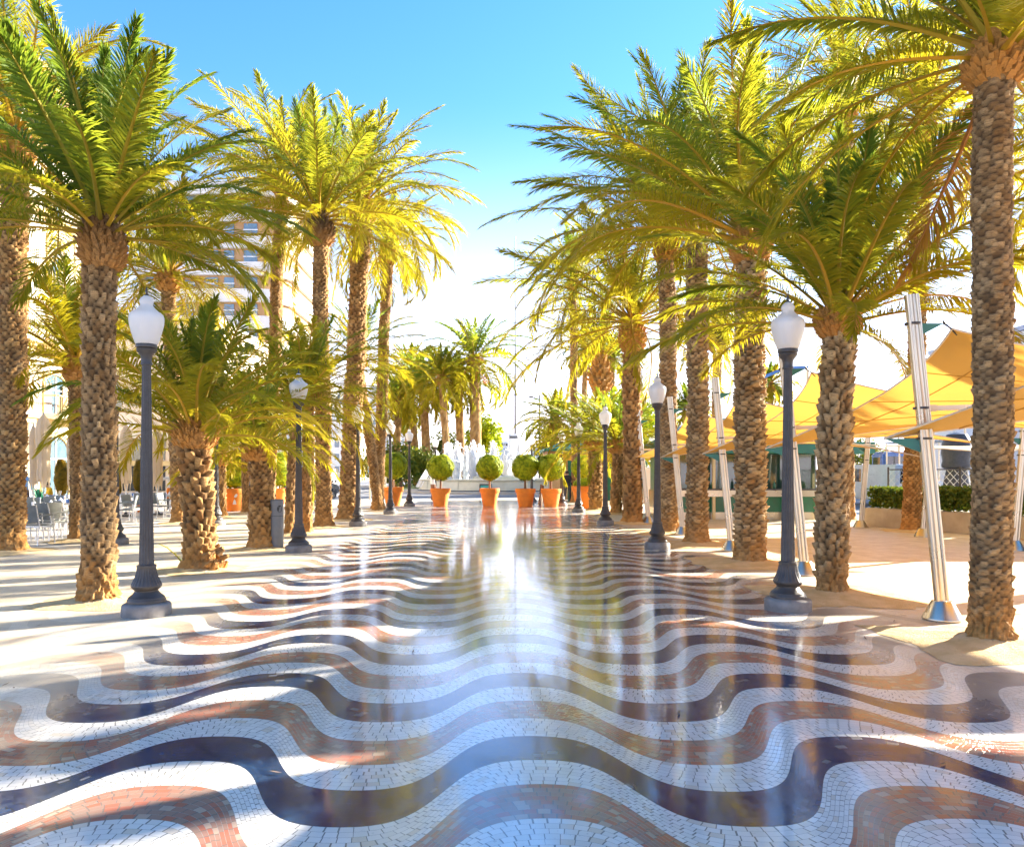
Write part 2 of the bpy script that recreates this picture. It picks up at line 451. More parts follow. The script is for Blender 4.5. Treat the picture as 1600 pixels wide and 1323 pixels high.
    rough = wetn.step(.35, .65) * .05 + wet2.step(.42, .7) * .14 + .06 + R1 * .07
    film = ((X - .3).abs() + (n1 - .5) * 1.2 + (wetn - .5) * .8).step(1.75, .5)
    rough = rough * (1.0 - film * .2)
    rough = rough * (1.0 - dry) + dry * (.42 + n2 * .2)
    lk(nt, rough, b.inputs['Roughness'])
    b.inputs['IOR'].default_value = 1.5
    lk(nt, (1.0 - dry) * -.10 + .38 + film * .24, b.inputs['Specular IOR Level'])
    lk(nt, (1.0 - dry) * ((wet2.step(.65, .40)) * .14 + film * .75), b.inputs['Coat Weight']); b.inputs['Coat Roughness'].default_value = .07
    b.inputs['Coat IOR'].default_value = 1.45
    hgt = (1.0 - grout) * .5 + (R1 - .5) * (fu - .5) * .3 + (R2 - .5) * f * .3
    bn = bump(nt, b, hgt + (n2 * .4), .0022, .55)
    b2 = nt.nodes.new('ShaderNodeBump'); b2.inputs['Distance'].default_value = .004; b2.inputs['Strength'].default_value = .3
    lk(nt, noise(nt, pos, 3.5, 3) + hgt * .12, b2.inputs['Height']); lk(nt, b2.outputs[0], b.inputs['Coat Normal'])
    return m
M['mosaic'] = mosaic()
# ------------------------------------------------------------------ ground sheets
def sheet(name, x0, x1, y0, y1, z, mat, label=None):
    b = MB(); b.add([(x0, y0, z), (x1, y0, z), (x1, y1, z), (x0, y1, z)], [(0, 1, 2, 3)])
    return tag(b.build(name, mat), None, None, None, 'structure')
sheet('ground', -900, 900, -60, 2400, -.008, M['paving'])
sheet('promenade', -9.6, 14.5, -12, 45, 0.0, M['mosaic'])
sheet('road', -60, 60, 49, 58.2, -.004, M['asphalt'])
sheet('street', -21, -9.9, 45.2, 300, -.003, M['asphalt'])
sheet('harbour_street', 15.2, 26, 14, 48.8, -.004, M['asphalt'])
# zebra bars on the street beside the palms
mk = MB()
for i in range(7):
    mk.add([(-20.5, 50 + i * 1.15, .004), (-10.4, 50 + i * 1.15, .004), (-10.4, 50.5 + i * 1.15, .004), (-20.5, 50.5 + i * 1.15, .004)], [(0, 1, 2, 3)])
tag(mk.build('crosswalk', M['white']), None, None, None, 'structure')
rng = np.random.default_rng(11)
def hill(name, cx, cy, rx, ry, hz, seed):
    r_ = np.random.default_rng(seed); n = 40
    gx, gy = np.meshgrid(np.linspace(-1, 1, n), np.linspace(-1, 1, n), indexing='ij')
    rr = np.sqrt(gx ** 2 + gy ** 2)
    z = np.clip(1 - rr, 0, 1) ** .8 * hz * (.65 + .6 * vnoise(gx * 4 + 9 + seed, gy * 4 + 3)) * (.85 + .3 * vnoise(gx * 11 + 40, gy * 11))
    V = np.stack([cx + gx * rx, cy + gy * ry, z - 1], -1).reshape(-1, 3)
    i = np.arange(n * n).reshape(n, n)
    Q = np.stack([i[:-1, :-1], i[1:, :-1], i[1:, 1:], i[:-1, 1:]], -1).reshape(-1, 4)
    tag(np_mesh(name, V, [Q], M['hill'], smooth=True), None, None, None, 'structure')
hill('hill', -175, 760, 150, 200, 95, 2)

# ------------------------------------------------------------------ palms
def trunk_arrays(top, r0, r1, nz, nth, na, hz, amp, flare, seed, lean=(0, 0), rough_low=.35):
    """bark with overlapping leaf-base scales; top is (x, y, z) relative to the foot"""
    Hh = top[2]; z = np.linspace(-.06, Hh, nz); th = np.linspace(0, 2 * PI, nth, endpoint=False)
    Z, T = np.meshgrid(z, th, indexing='ij')
    s = np.clip(Z / Hh, 0, 1)
    bow = np.sin(PI * s)
    cx = top[0] * s + lean[0] * bow + .035 * np.sin(Z * 1.1 + seed) * s
    cy = top[1] * s + lean[1] * bow
    R = r0 + (r1 - r0) * s + flare * np.exp(-np.clip(Z, 0, 9) / .20) + .012 * (vnoise(Z * 1.7 + seed, T * .6) - .5) * 4 * r0
    U0 = T / (2 * PI) * na
    row = Z / hz + .25 * np.sin(T * 2 + seed) + .7 * vnoise(T * 1.9 + seed * 3, Z * 3) + 1.6 * vnoise(Z * .9 + seed, 0 * Z)
    U0 = U0 + .55 * vnoise(T * 1.6 + seed, Z * 3.1) + .35 * vnoise(T * 4, Z * 7 + seed)
    disp = np.zeros_like(Z); tint = np.zeros_like(Z)
    for p in (0, 1):
        rr = np.floor((row + p) / 2) * 2 - p
        v = np.clip((row - rr) / 2, 0, 1)
        u = U0 + .5 * p + .25 * hashf(rr, 0 * rr + seed)
        uc = np.floor(u) % na; uf = u - np.floor(u) - .5
        h = hashf(rr * 1.3 + seed, uc * 2.1); h2 = hashf(rr * 2.7 + 5, uc * 1.9 + seed)
        sh = v ** .5 * np.clip(1 - (np.abs(2 * uf) / (1.04 - .42 * v ** 2)) ** 3, 0, 1) * np.clip((1 - v) / (.08 + .1 * h2), 0, 1)
        dd = sh * (.45 + .75 * h)
        w = dd > disp
        tint = np.where(w, h2, tint); disp = np.maximum(disp, dd)
    low = np.exp(-(np.clip(Z, 0, 99) / rough_low) ** 2)
    nz_ = (vnoise(T * 5 + seed, Z * 9) - .5) * .07 + (vnoise(T * 16, Z * 22 + seed) - .5) * .05
    D = disp * amp * (1 - low) + nz_ * (low + .18)
    x = cx + (R + D) * np.cos(T); y = cy + (R + D) * np.sin(T)
    V = np.stack([x, y, Z], -1).reshape(-1, 3)
    i = np.arange(nz * nth).reshape(nz, nth); j = np.roll(i, -1, axis=1)
    Q = np.stack([i[:-1], j[:-1], j[1:], i[1:]], -1).reshape(-1, 4)
    return V, Q, tint.ravel(), np.clip(1.22 - disp / .52, 0, 1).ravel() * (1 - low * .6).ravel()  # last array: painted crevice shade, strongest where the bark is recessed

def frond_arrays(L, e0, droop, n, lmax, width, rg, sway=0., dih=.5, petiole=.045):
    K = 14
    t = np.linspace(0, 1, K); a = e0 - droop * 1.3 * t ** 1.7
    dl = L / (K - 1)
    px = np.concatenate([[0], np.cumsum(np.cos((a[:-1] + a[1:]) / 2) * dl)])
    pz = np.concatenate([[0], np.cumsum(np.sin((a[:-1] + a[1:]) / 2) * dl)])
    py = sway * L * t ** 2
    P = np.stack([px, py, pz], -1)
    Tn = np.gradient(P, axis=0); Tn /= np.linalg.norm(Tn, axis=1, keepdims=True)
    B = np.cross(np.array([0, 0, 1.]), Tn); nb = np.linalg.norm(B, axis=1, keepdims=True)
    B = np.where(nb > .05, B / np.maximum(nb, 1e-6), np.array([[0, 1., 0]])); Nn = np.cross(Tn, B)
    # rachis: three-sided, tapering
    w = petiole * (1 - t) ** .7 * np.where(t < .1, 1.25, 1) + .004
    ring = np.stack([P + B * w[:, None] * .6, P + Nn * w[:, None] * .35, P - B * w[:, None] * .6, P - Nn * w[:, None] * .4], 1)
    RV = ring.reshape(-1, 3)
    i = np.arange(K * 4).reshape(K, 4); j = np.roll(i, -1, axis=1)
    RQ = np.stack([i[:-1], j[:-1], j[1:], i[1:]], -1).reshape(-1, 4)
    # leaflets, both sides
    tj = np.linspace(.13, .995, n); tj = np.concatenate([tj, tj]) + rg.uniform(-.3, .3, 2 * n) / n
    tj = np.clip(tj, .1, 1)
    sd = np.concatenate([np.ones(n), -np.ones(n)])
    f = lambda A: np.stack([np.interp(tj, t, A[:, k]) for k in range(3)], -1)
    p, tt, bb, nn = f(P), f(Tn), f(B), f(Nn)
    ang = np.radians(np.interp(tj, [0.1, .25, .6, 1], [70, 62, 48, 14])) + rg.normal(0, .10, 2 * n)
    dd = dih * np.interp(tj, [.1, .5, 1], [1.15, 1, .5]) + rg.normal(0, .13, 2 * n)
    D = (np.cos(ang)[:, None] * tt + np.sin(ang)[:, None] * (sd[:, None] * bb * np.cos(dd)[:, None] + nn * np.sin(dd)[:, None]))
    l = lmax * np.interp(tj, [.1, .2, .32, .6, .85, 1], [.25, .6, .95, 1.0, .72, .42]) * rg.uniform(.88, 1.08, 2 * n)
    tw = rg.uniform(.15, .9, 2 * n)
    Wd = np.cross(D, nn * np.cos(tw)[:, None] + bb * (sd * np.sin(tw))[:, None])
    Wd /= np.maximum(np.linalg.norm(Wd, axis=1, keepdims=True), 1e-6)
    wd = width * rg.uniform(.8, 1.15, 2 * n)[:, None]
    sag = np.array([0, 0, -1.])[None] * (l * l * rg.uniform(.15, .55, 2 * n) / max(lmax, .1))[:, None]
    b0 = p - Wd * wd * .28; b1 = p + Wd * wd * .28
    mpt = p + D * (l * .5)[:, None] + sag * .22
    m0 = mpt - Wd * wd * .5; m1 = mpt + Wd * wd * .5
    tip = p + D * l[:, None] + sag
    LV = np.stack([b0, b1, m0, m1, tip], 1).reshape(-1, 3)
    k = np.arange(2 * n)[:, None] * 5
    LQ = k + np.array([[0, 1, 3, 2]]); LT = k + np.array([[2, 3, 4]])
    return RV, RQ, LV, LQ, LT

def crown(name, parent, loc, L, nf, low, droop, n, lmax, width, seed, hr=.16, top=86, upright=1.0, dead=0, mats=None, petiole=.05, younglen=.62, warm=0., young0=0.):
    rg = np.random.default_rng(seed)
    RVs, RQs, LVs, LQs, LTs, tR, tL = [], [], [], [], [], [], []
    oR = oL = 0
    for q in range(nf):
        a = (q + .5) / nf                     # 0 youngest .. 1 oldest
        az = q * 2.39996 + rg.normal(0, .12)
        e0 = np.radians(top + (low - top) * a ** (1.0 * upright)) + rg.normal(0, .07)
        dr = np.radians(12 + (droop - 12) * a ** .8) * rg.uniform(.75, 1.25)
        Lq = L * (younglen + (1 - younglen) * min(1, a * 2.6)) * rg.uniform(.86, 1.06)
        RV, RQ, LV, LQ, LT = frond_arrays(Lq, e0, dr, n, lmax * (.75 + .25 * min(1, a * 3)), width, rg, rg.normal(0, .07), .55 if a < .5 else .4, petiole)
        base = np.array([hr * a ** .5, 0, .28 * (1 - a) - .18 * a])
        roll = rg.normal(0, .35)              # fronds twist round their own axis
        c_, s_ = math.cos(az), math.sin(az)
        for A in (RV, LV):
            if roll:
                ax = np.array([math.cos(e0 - dr * .3), 0, math.sin(e0 - dr * .3)])
                A[:] = A * math.cos(roll) + np.cross(ax, A) * math.sin(roll) + ax[None] * (A @ ax)[:, None] * (1 - math.cos(roll))
            A += base
            x, y = A[:, 0].copy(), A[:, 1].copy(); A[:, 0] = x * c_ - y * s_; A[:, 1] = x * s_ + y * c_
        tnt = np.clip(.10 + .42 * a + warm + rg.normal(0, .12), 0, .84)
        if dead and q >= nf - dead: tnt = 1.0
        RVs.append(RV); RQs.append(RQ + oR); oR += len(RV)
        LVs.append(LV); LQs.append(LQ + oL); LTs.append(LT + oL); oL += len(LV)
        tR.append(np.full(len(RV), tnt)); tL.append(np.clip(tnt + np.repeat(rg.normal(0, .05, len(LV) // 5), 5), 0, 1 if tnt == 1 else .85))
    RV = np.concatenate(RVs); LV = np.concatenate(LVs)
    V = np.concatenate([LV, RV])
    LQ, LT, RQ = np.concatenate(LQs), np.concatenate(LTs), np.concatenate(RQs) + len(LV)
    fm = np.concatenate([np.zeros(len(LQ)), np.zeros(len(LT)), np.ones(len(RQ))])
    # quads first, then triangles, then petioles: three face blocks
    return np_mesh(name, V, [LQ, LT, RQ], mats or [M['frond'], M['petiole']], parent, False, fm, np.concatenate(tL + tR), loc)

def boots(name, parent, loc, r0, r1, h, n, mat, seed, size=.1, out=.55):
    """collar of cut leaf stubs below the crown"""
    rg = np.random.default_rng(seed); V, Q = [], []; tn = []
    for i in range(n):
        f = (i + .5) / n; az = i * 2.39996 + rg.normal(0, .08); z = f * h
        r = r0 + (r1 - r0) * math.sin(PI * min(f * 1.15, 1)) - .02
        el = out + .75 * f + rg.normal(0, .15); ln = size * rg.uniform(1.1, 2.0); w = size * rg.uniform(.65, 1.05); th = size * .38
        o = np.array([math.cos(az), math.sin(az), 0]); sd = np.array([-math.sin(az), math.cos(az), 0])
        d = o * math.cos(el) + np.array([0, 0, math.sin(el)]); nn = np.cross(sd, d)
        p = o * r + np.array([0, 0, z]); e = p + d * ln
        j = rg.uniform(-.3, .3) * th
        V += [p - sd * w * .6 - nn * th, p + sd * w * .6 - nn * th, p + sd * w * .55 + nn * th, p - sd * w * .55 + nn * th,
              e - sd * w * .38 - nn * (th * .5) + d * j, e + sd * w * .38 - nn * (th * .5), e + sd * w * .32 + nn * th * .5, e - sd * w * .32 + nn * th * .5 + d * j]
        k = i * 8
        Q += [(k + 3, k + 2, k + 6, k + 7), (k, k + 4, k + 5, k + 1), (k, k + 3, k + 7, k + 4), (k + 1, k + 5, k + 6, k + 2), (k + 4, k + 7, k + 6, k + 5)]
        tn += [rg.uniform(0, 1)] * 8
    # core
    nz, nt_ = 8, 20
    o0 = len(V)
    for a in range(nz):
        f = a / (nz - 1); r = r0 + (r1 - r0) * math.sin(PI * min(f * 1.15, 1)) - .015
        for b in range(nt_):
            V.append(np.array([r * math.cos(2 * PI * b / nt_), r * math.sin(2 * PI * b / nt_), f * h])); tn.append(1.0)
    for a in range(nz - 1):
        for b in range(nt_):
            Q.append((o0 + a * nt_ + b, o0 + a * nt_ + (b + 1) % nt_, o0 + (a + 1) * nt_ + (b + 1) % nt_, o0 + (a + 1) * nt_ + b))
    return np_mesh(name, np.array(V), [np.array(Q)], mat, parent, False, None, tn, loc)

def dates(parent, loc, n, R, seed):
    rg = np.random.default_rng(seed); b = MB()
    for i in range(n):
        az = rg.uniform(0, 2 * PI); d = Vector((math.cos(az), math.sin(az), 0))
        e = d * R * rg.uniform(.7, 1.2) + Vector((0, 0, -R * rg.uniform(.2, .7)))
        b.tube([(0, 0, .1), d * R * .6 + Vector((0, 0, .12)), e], .025, 5)
        for k in range(26):
            q = e + Vector(rg.normal(0, .16, 3)); q.z -= .12
            s = .075
            b.add([q + Vector((s, 0, 0)), q + Vector((-s, 0, 0)), q + Vector((0, s, 0)), q + Vector((0, -s, 0)), q + Vector((0, 0, s)), q + Vector((0, 0, -s))],
                  [(0, 2, 4), (2, 1, 4), (1, 3, 4), (3, 0, 4), (2, 0, 5), (1, 2, 5), (3, 1, 5), (0, 3, 5)])
    return b.build('date_cluster', M['date'], parent, loc=loc)

def pit(x, y, r, seed, sq=False):
    """bare sandy soil round a trunk, a low uneven mound"""
    rg = np.random.default_rng(seed); n = 40; th = np.linspace(0, 2 * PI, n, endpoint=False)
    edge = r * (1 + .16 * (vnoise(th * 2.2 + seed, th * 0) - .5) * 2 + .05 * rg.normal(0, 1, n))
    if sq: edge = edge / np.maximum(np.abs(np.cos(th)), np.abs(np.sin(th))) * .92
    V, Q = [], []; rings = ((1, .004), (.82, .018), (.55, .035), (.3, .07), (.0, .09))
    for f, z in rings:
        for k in range(n): V.append((x + edge[k] * f * math.cos(th[k]), y + edge[k] * f * math.sin(th[k]), z + (rg.normal(0, .004) if 0 < f < 1 else 0)))
    for a in range(len(rings) - 1):
        for k in range(n): Q.append((a * n + k, a * n + (k + 1) % n, (a + 1) * n + (k + 1) % n, (a + 1) * n + k))
    return tag(np_mesh('soil', V, [np.array(Q)], M['sand'], smooth=True), None, None, None, 'structure')

# label, foot px, top px, trunk width px, frond px, frond count, lowest angle, droop, options
PALMS = [
 # left, near to far
 dict(l='young palm with dense upright dark green fronds beside the nearest left lamp', b=(152, 940), t=(160, 352), w=54, f=300, nf=64, low=2, dr=46, na=13, hz=.062, amp=.045, dark=1, collar='dark', ch=.62, upright=1.35, pit=.75, warm=-.12),
 dict(l='tall palm trunk cut by the left edge, crown above the frame corner', b=(16, 862), t=(24, 215), w=44, f=300, nf=60, low=-30, dr=75, na=13, hz=.055, amp=.045, collar='boot', ch=.6, pit=.9, warm=.14),
 dict(l='short stout palm with knobbly orange trunk and a dark stump at its foot', b=(312, 890), t=(305, 668), w=54, f=228, nf=48, low=14, dr=66, upright=1.25, na=10, hz=.085, amp=.075, collar='boot', ch=.42, pit=.8, stump=1, warm=.06),
 dict(l='short palm with orange leaf scars beside the grey litter bin', b=(408, 857), t=(404, 695), w=38, f=150, nf=42, low=0, dr=55, na=11, hz=.07, amp=.06, collar='boot', ch=.4, pit=.7, warm=.03),
 dict(l='leaning palm with shaggy orange trunk half hidden by the second left lamp', b=(452, 836), t=(462, 640), w=17, f=150, nf=36, low=-5, dr=65, na=9, hz=.09, amp=.07, collar='boot', ch=.4, pit=.55, warm=.1),
 dict(l='shaggy trunked palm just right of the second left lamp', b=(478, 834), t=(484, 612), w=20, f=150, nf=36, low=-5, dr=65, na=9, hz=.09, amp=.07, collar='boot', ch=.4, pit=.6, warm=.05),
 dict(l='tall straight palm with big round crown against the sky, left of the gap', b=(506, 823), t=(500, 338), w=27, f=210, nf=62, low=-6, dr=62, na=13, hz=.055, amp=.04, collar='dark', ch=1.0, cw=1.75, pit=.7, warm=.04),
 dict(l='tall thick trunked palm behind the third left lamp', b=(543, 812), t=(568, 318), w=32, f=190, nf=62, low=-24, dr=74, na=13, hz=.06, amp=.045, collar='boot', ch=.7, pit=.9, warm=.14),
 dict(l='slim palm trunk leaning left beside the third left lamp', b=(592, 798), t=(560, 560), w=17, f=120, nf=40, low=-25, dr=75, na=11, hz=.06, amp=.04, collar='boot', ch=.5, pit=.6, warm=.05),
 dict(l='tall slim palm with grey drooping fronds, rightmost of the left row', b=(590, 795), t=(606, 385), w=19, f=112, nf=50, low=-35, dr=80, na=12, hz=.06, amp=.035, collar='boot', ch=.9, pit=.6, warm=.1),
 dict(l='palm with yellow drooping fronds directly behind the nearest left trunk', b=(120, 845), t=(118, 570), w=22, f=215, nf=50, low=-12, dr=75, na=11, hz=.06, amp=.05, collar='boot', ch=.5, pit=.7, warm=.22),
 dict(l='palm with golden crown behind the nearest left lamp globe', b=(281, 817), t=(262, 430), w=24, f=200, nf=54, low=-28, dr=80, na=12, hz=.06, amp=.045, collar='boot', ch=.6, pit=.7, warm=.3),
 dict(l='tall bare palm trunk standing before the banded tower', b=(418, 808), t=(440, 285), w=22, f=180, nf=54, low=-18, dr=74, na=12, hz=.055, amp=.03, collar='boot', ch=.5, pit=.6, warm=.16),
 dict(l='small palm beside the topiary with the leaf sign on its pot', b=(347, 808), t=(345, 715), w=16, f=100, nf=36, low=0, dr=60, na=10, hz=.08, amp=.06, collar='boot', ch=.35, pit=.6, warm=.12),
 dict(l='small leaning palm behind the short palm by the bin', b=(384, 802), t=(384, 660), w=13, f=110, nf=36, low=-10, dr=65, na=10, hz=.08, amp=.05, collar='boot', ch=.35, pit=.6, warm=.2),
 # right, near to far
 dict(l='big palm on the right edge with grooved brown trunk and orange leaf stubs', b=(1547, 1005), t=(1556, 78), w=62, f=440, nf=46, low=-14, dr=48, na=11, hz=.034, amp=.026, dark=1, collar='boot', ch=.42, cw=1.42, cs=.085, pit=.85, sq=1, warm=.04, flare=.09, dead=2),
 dict(l='short palm with knobbly trunk and wide fan crown behind the nearest right lamp', b=(1299, 930), t=(1309, 490), w=54, f=315, nf=52, low=4, dr=50, upright=1.25, na=12, hz=.066, amp=.055, pale=1, collar='boot', ch=.38, cs=.075, pit=.95, sq=1, warm=.0, flare=.03),
 dict(l='thick palm with ridged trunk left of the nearest right lamp', b=(1172, 880), t=(1173, 365), w=51, f=350, nf=54, low=6, dr=58, na=11, hz=.044, amp=.05, pale=1, collar='boot', ch=.6, pit=1.0, sq=1, warm=.02, flare=.1),
 dict(l='palm with straight scaly trunk between two slanted steel masts', b=(1089, 850), t=(1090, 335), w=36, f=275, nf=52, low=2, dr=60, na=11, hz=.046, amp=.05, pale=1, collar='boot', ch=.6, pit=.9, sq=1, warm=.0),
 dict(l='palm standing directly behind the second right lamp', b=(1046, 832), t=(1041, 372), w=29, f=285, nf=52, low=0, dr=62, na=11, hz=.045, amp=.045, pale=1, collar='boot', ch=.7, pit=.9, sq=1, warm=.06),
 dict(l='palm with long arching fronds reaching left over the walk', b=(988, 817), t=(988, 500), w=31, f=245, nf=54, low=-6, dr=72, na=11, hz=.085, amp=.06, collar='boot', ch=1.1, cw=1.35, pit=.9, warm=.1),
 dict(l='short stout palm by the pot planter left of the third right lamp', b=(931, 797), t=(930, 692), w=23, f=112, nf=46, low=-5, dr=68, na=10, hz=.1, amp=.08, collar='boot', ch=.4, pit=.8, warm=.05),
 dict(l='short palm with orange scales just right of the third right lamp', b=(962, 803), t=(966, 695), w=19, f=112, nf=46, low=0, dr=60, na=10, hz=.1, amp=.075, collar='boot', ch=.4, pit=.7, warm=-.02),
 dict(l='very tall thin palm trunk rising left of the pineapple shaped palm', b=(899, 785), t=(895, 440), w=13, f=110, nf=50, low=-25, dr=75, na=11, hz=.07, amp=.03, collar='boot', ch=.5, pit=.5, warm=.14),
 dict(l='palm with bulging pineapple shaped crown base and upright fronds', b=(940, 783), t=(938, 560), w=13, f=130, nf=34, low=25, dr=30, na=11, hz=.07, amp=.03, collar='boot', ch=2.1, cw=2.2, cs=.16, pit=.5, warm=.1),
 dict(l='thin palm trunk with swollen top seen between two thick right trunks', b=(1120, 783), t=(1120, 510), w=16, f=115, nf=48, low=-20, dr=75, na=11, hz=.07, amp=.03, collar='dark', ch=1.5, cw=1.7, cs=.14, pit=.5, warm=.12),
 dict(l='tall palm between the hedge planter and the nearest slanted mast', b=(1424, 830), t=(1442, 190), w=28, f=255, nf=56, low=-30, dr=78, na=13, hz=.055, amp=.04, collar='boot', ch=.7, pit=.8, flare=.16, warm=.2),
 dict(l='tall palm hidden behind the short knobbly right palm', b=(1326, 813), t=(1322, 160), w=19, f=220, nf=66, low=-30, dr=78, na=12, hz=.055, amp=.035, collar='boot', ch=.7, pit=.6, warm=.14),
 dict(l='palm beyond the right edge whose yellow fronds hang past the big trunk', b=(1795, 905), t=(1770, 215), w=44, f=330, nf=58, low=-30, dr=75, na=12, hz=.055, amp=.04, collar='boot', ch=.6, pit=.7, warm=.25),
]
def make_palm(i, p):
    x, y = gp(*p['b']); d = y
    tx, _, tz = at(p['t'][0], p['t'][1], d)
    px = d / F
    r = p['w'] * px / 2 * .92
    root = thing('palm_tree', p['l'], 'palm tree', (x, y, 0), 0, 'date palms along the promenade')
    scr = p['w']                      # size on screen decides the detail
    nth = 120 if scr > 40 else 72 if scr > 24 else 40
    nz = int(min(620, max(70, (p['b'][1] - p['t'][1]) * (1.05 if scr > 24 else .8))))
    top = (tx - x, 0, tz)
    amp = 1.9 * p['amp'] * min(1.25, r / .23)
    r0 = r - .55 * amp
    V, Q, tn, crev_shade = trunk_arrays(top, r0, r0 * .93, nz, nth, max(7, int(p['na'] * .9)), p['hz'] * 1.12 * max(1, r / .25), amp, p.get('flare', .17) * r / .25, i * 3.7 + 1)
    tr = np_mesh('trunk', V, [Q], M['trunk_dark'] if p.get('dark') else M['trunk_pale'] if p.get('pale') else M['trunk'], root, True, None, tn, fib_shade=crev_shade)
    ch = p['ch']; cw = p.get('cw', 1.28)
    bm_ = M['boot_dark'] if p['collar'] == 'dark' else M['boot']
    boots('leaf_stub_collar', tr, (top[0], top[1], tz - ch + .06), r * .93, r * cw, ch, int(260 if scr > 50 else 170 if scr > 24 else 90), bm_, i + 50, p.get('cs', .085) * (.72 if scr > 50 else 1) * (1 if scr > 24 else 1.5))
    L = p['f'] * px
    near = p['f'] > 240
    n = 104 if near else 72 if p['f'] > 150 else 46
    wid = max(.023, 1.4 * px) if near else max(.028, 1.45 * px)
    crown('crown', root, (top[0], top[1], tz + .02), L, p['nf'], p['low'], p['dr'], n, min(.62, .17 * L), wid, i * 17 + 3,
          hr=r * .8, upright=p.get('upright', 1.0), dead=p.get('dead', 0), petiole=.022 * L ** .5 + .012, warm=p.get('warm', 0))
    if p.get('stump'):
        b = MB(); rg = random.Random(4)
        for k in range(26):
            a = rg.uniform(-1.3, 1.3); q = Vector((.30 * math.cos(a) * rg.uniform(.6, 1.1) + .12, .22 * math.sin(a) - .1, rg.uniform(.02, .34)))
            e = q + Vector((rg.uniform(.02, .14), rg.uniform(-.1, .05), rg.uniform(.02, .14)))
            b.tube([q, e], [.055, .028], 6)
        b.build('offshoot_stump', M['boot_dark'], root, smooth=True)
    pit(x, y, p['pit'], i, p.get('sq'))
for i, p in enumerate(PALMS): make_palm(i, p)

# far palms: round the fountain and behind the kiosks
FAR = [  # foot x, heart px (x, y), depth, frond px, label
 (745, (741, 560), 78, 84, 'palm with orange date clusters, taller of the pair behind the fountain', 1, 24),
 (722, (716, 598), 80, 62, 'palm leaning left behind the fountain jets', 0, 18),
 (702, (690, 590), 76, 66, 'dense palm between the date palm and the fifth left lamp', 0, 16),
 (668, (662, 605), 82, 62, 'palm in the grove above the left end of the fountain', 0, 18),
 (652, (640, 585), 88, 64, 'palm at the back of the grove above the fifth left lamp', 0, 16),
 (618, (622, 625), 84, 52, 'palm above the fourth left lamp globe with brown drooping skirt', 0, 16),
 (634, (636, 660), 120, 24, 'tiny distant palm right of the fourth left lamp globe', 0, 8),
 (868, (868, 655), 57, 58, 'bushy palm behind the rightmost front topiary', 0, 14),
 (862, (866, 690), 74, 38, 'low palm behind the two right topiaries', 0, 12),
 (958, (956, 560), 95, 48, 'distant palm between the pineapple palm and the arching palm', 0, 12),
 (912, (914, 545), 100, 46, 'distant palm just left of the pineapple palm', 0, 12),
 (1202, (1203, 600), 70, 40, 'distant palm seen between the thick ridged palm and the nearest right lamp', 0, 12),
 (1075, (1074, 640), 60, 50, 'distant palm behind the farthest slanted mast', 0, 12),
 (1260, (1262, 650), 74, 34, 'distant palm behind the sail right of the nearest right lamp', 0, 11),
]
for i, (fx, (hx, hy), d, fp, lab, fruit, w) in enumerate(FAR):
    x = (fx - VX) / F * d; tx, _, tz = at(hx, hy, d)
    root = thing('palm_tree', lab, 'palm tree', (x, d, 0), 0, 'distant palms')
    r = w * d / F / 2 * .75
    V, Q, tn, crev_shade = trunk_arrays((tx - x, 0, tz), r, r * .85, 50, 18, 9, .16, .05, .1, i + 70.)
    tr = np_mesh('trunk', V, [Q], M['trunk'], root, True, None, tn, fib_shade=crev_shade * .6)
    L = fp * d / F * 1.12
    boots('leaf_stub_collar', tr, (tx - x, 0, tz - .7), r * .9, r * 1.5, .8, 50, M['boot'], i + 90, .16)
    c = crown('crown', root, (tx - x, 0, tz), L, 56, -42, 88, 30, .16 * L, max(.05, 1.9 * d / F), i * 7 + 500, hr=r, petiole=.08, warm=-.05 + .1 * (i % 3))
    if fruit: dates(c, (0, 0, -1.3), 11, 1.35, 5)
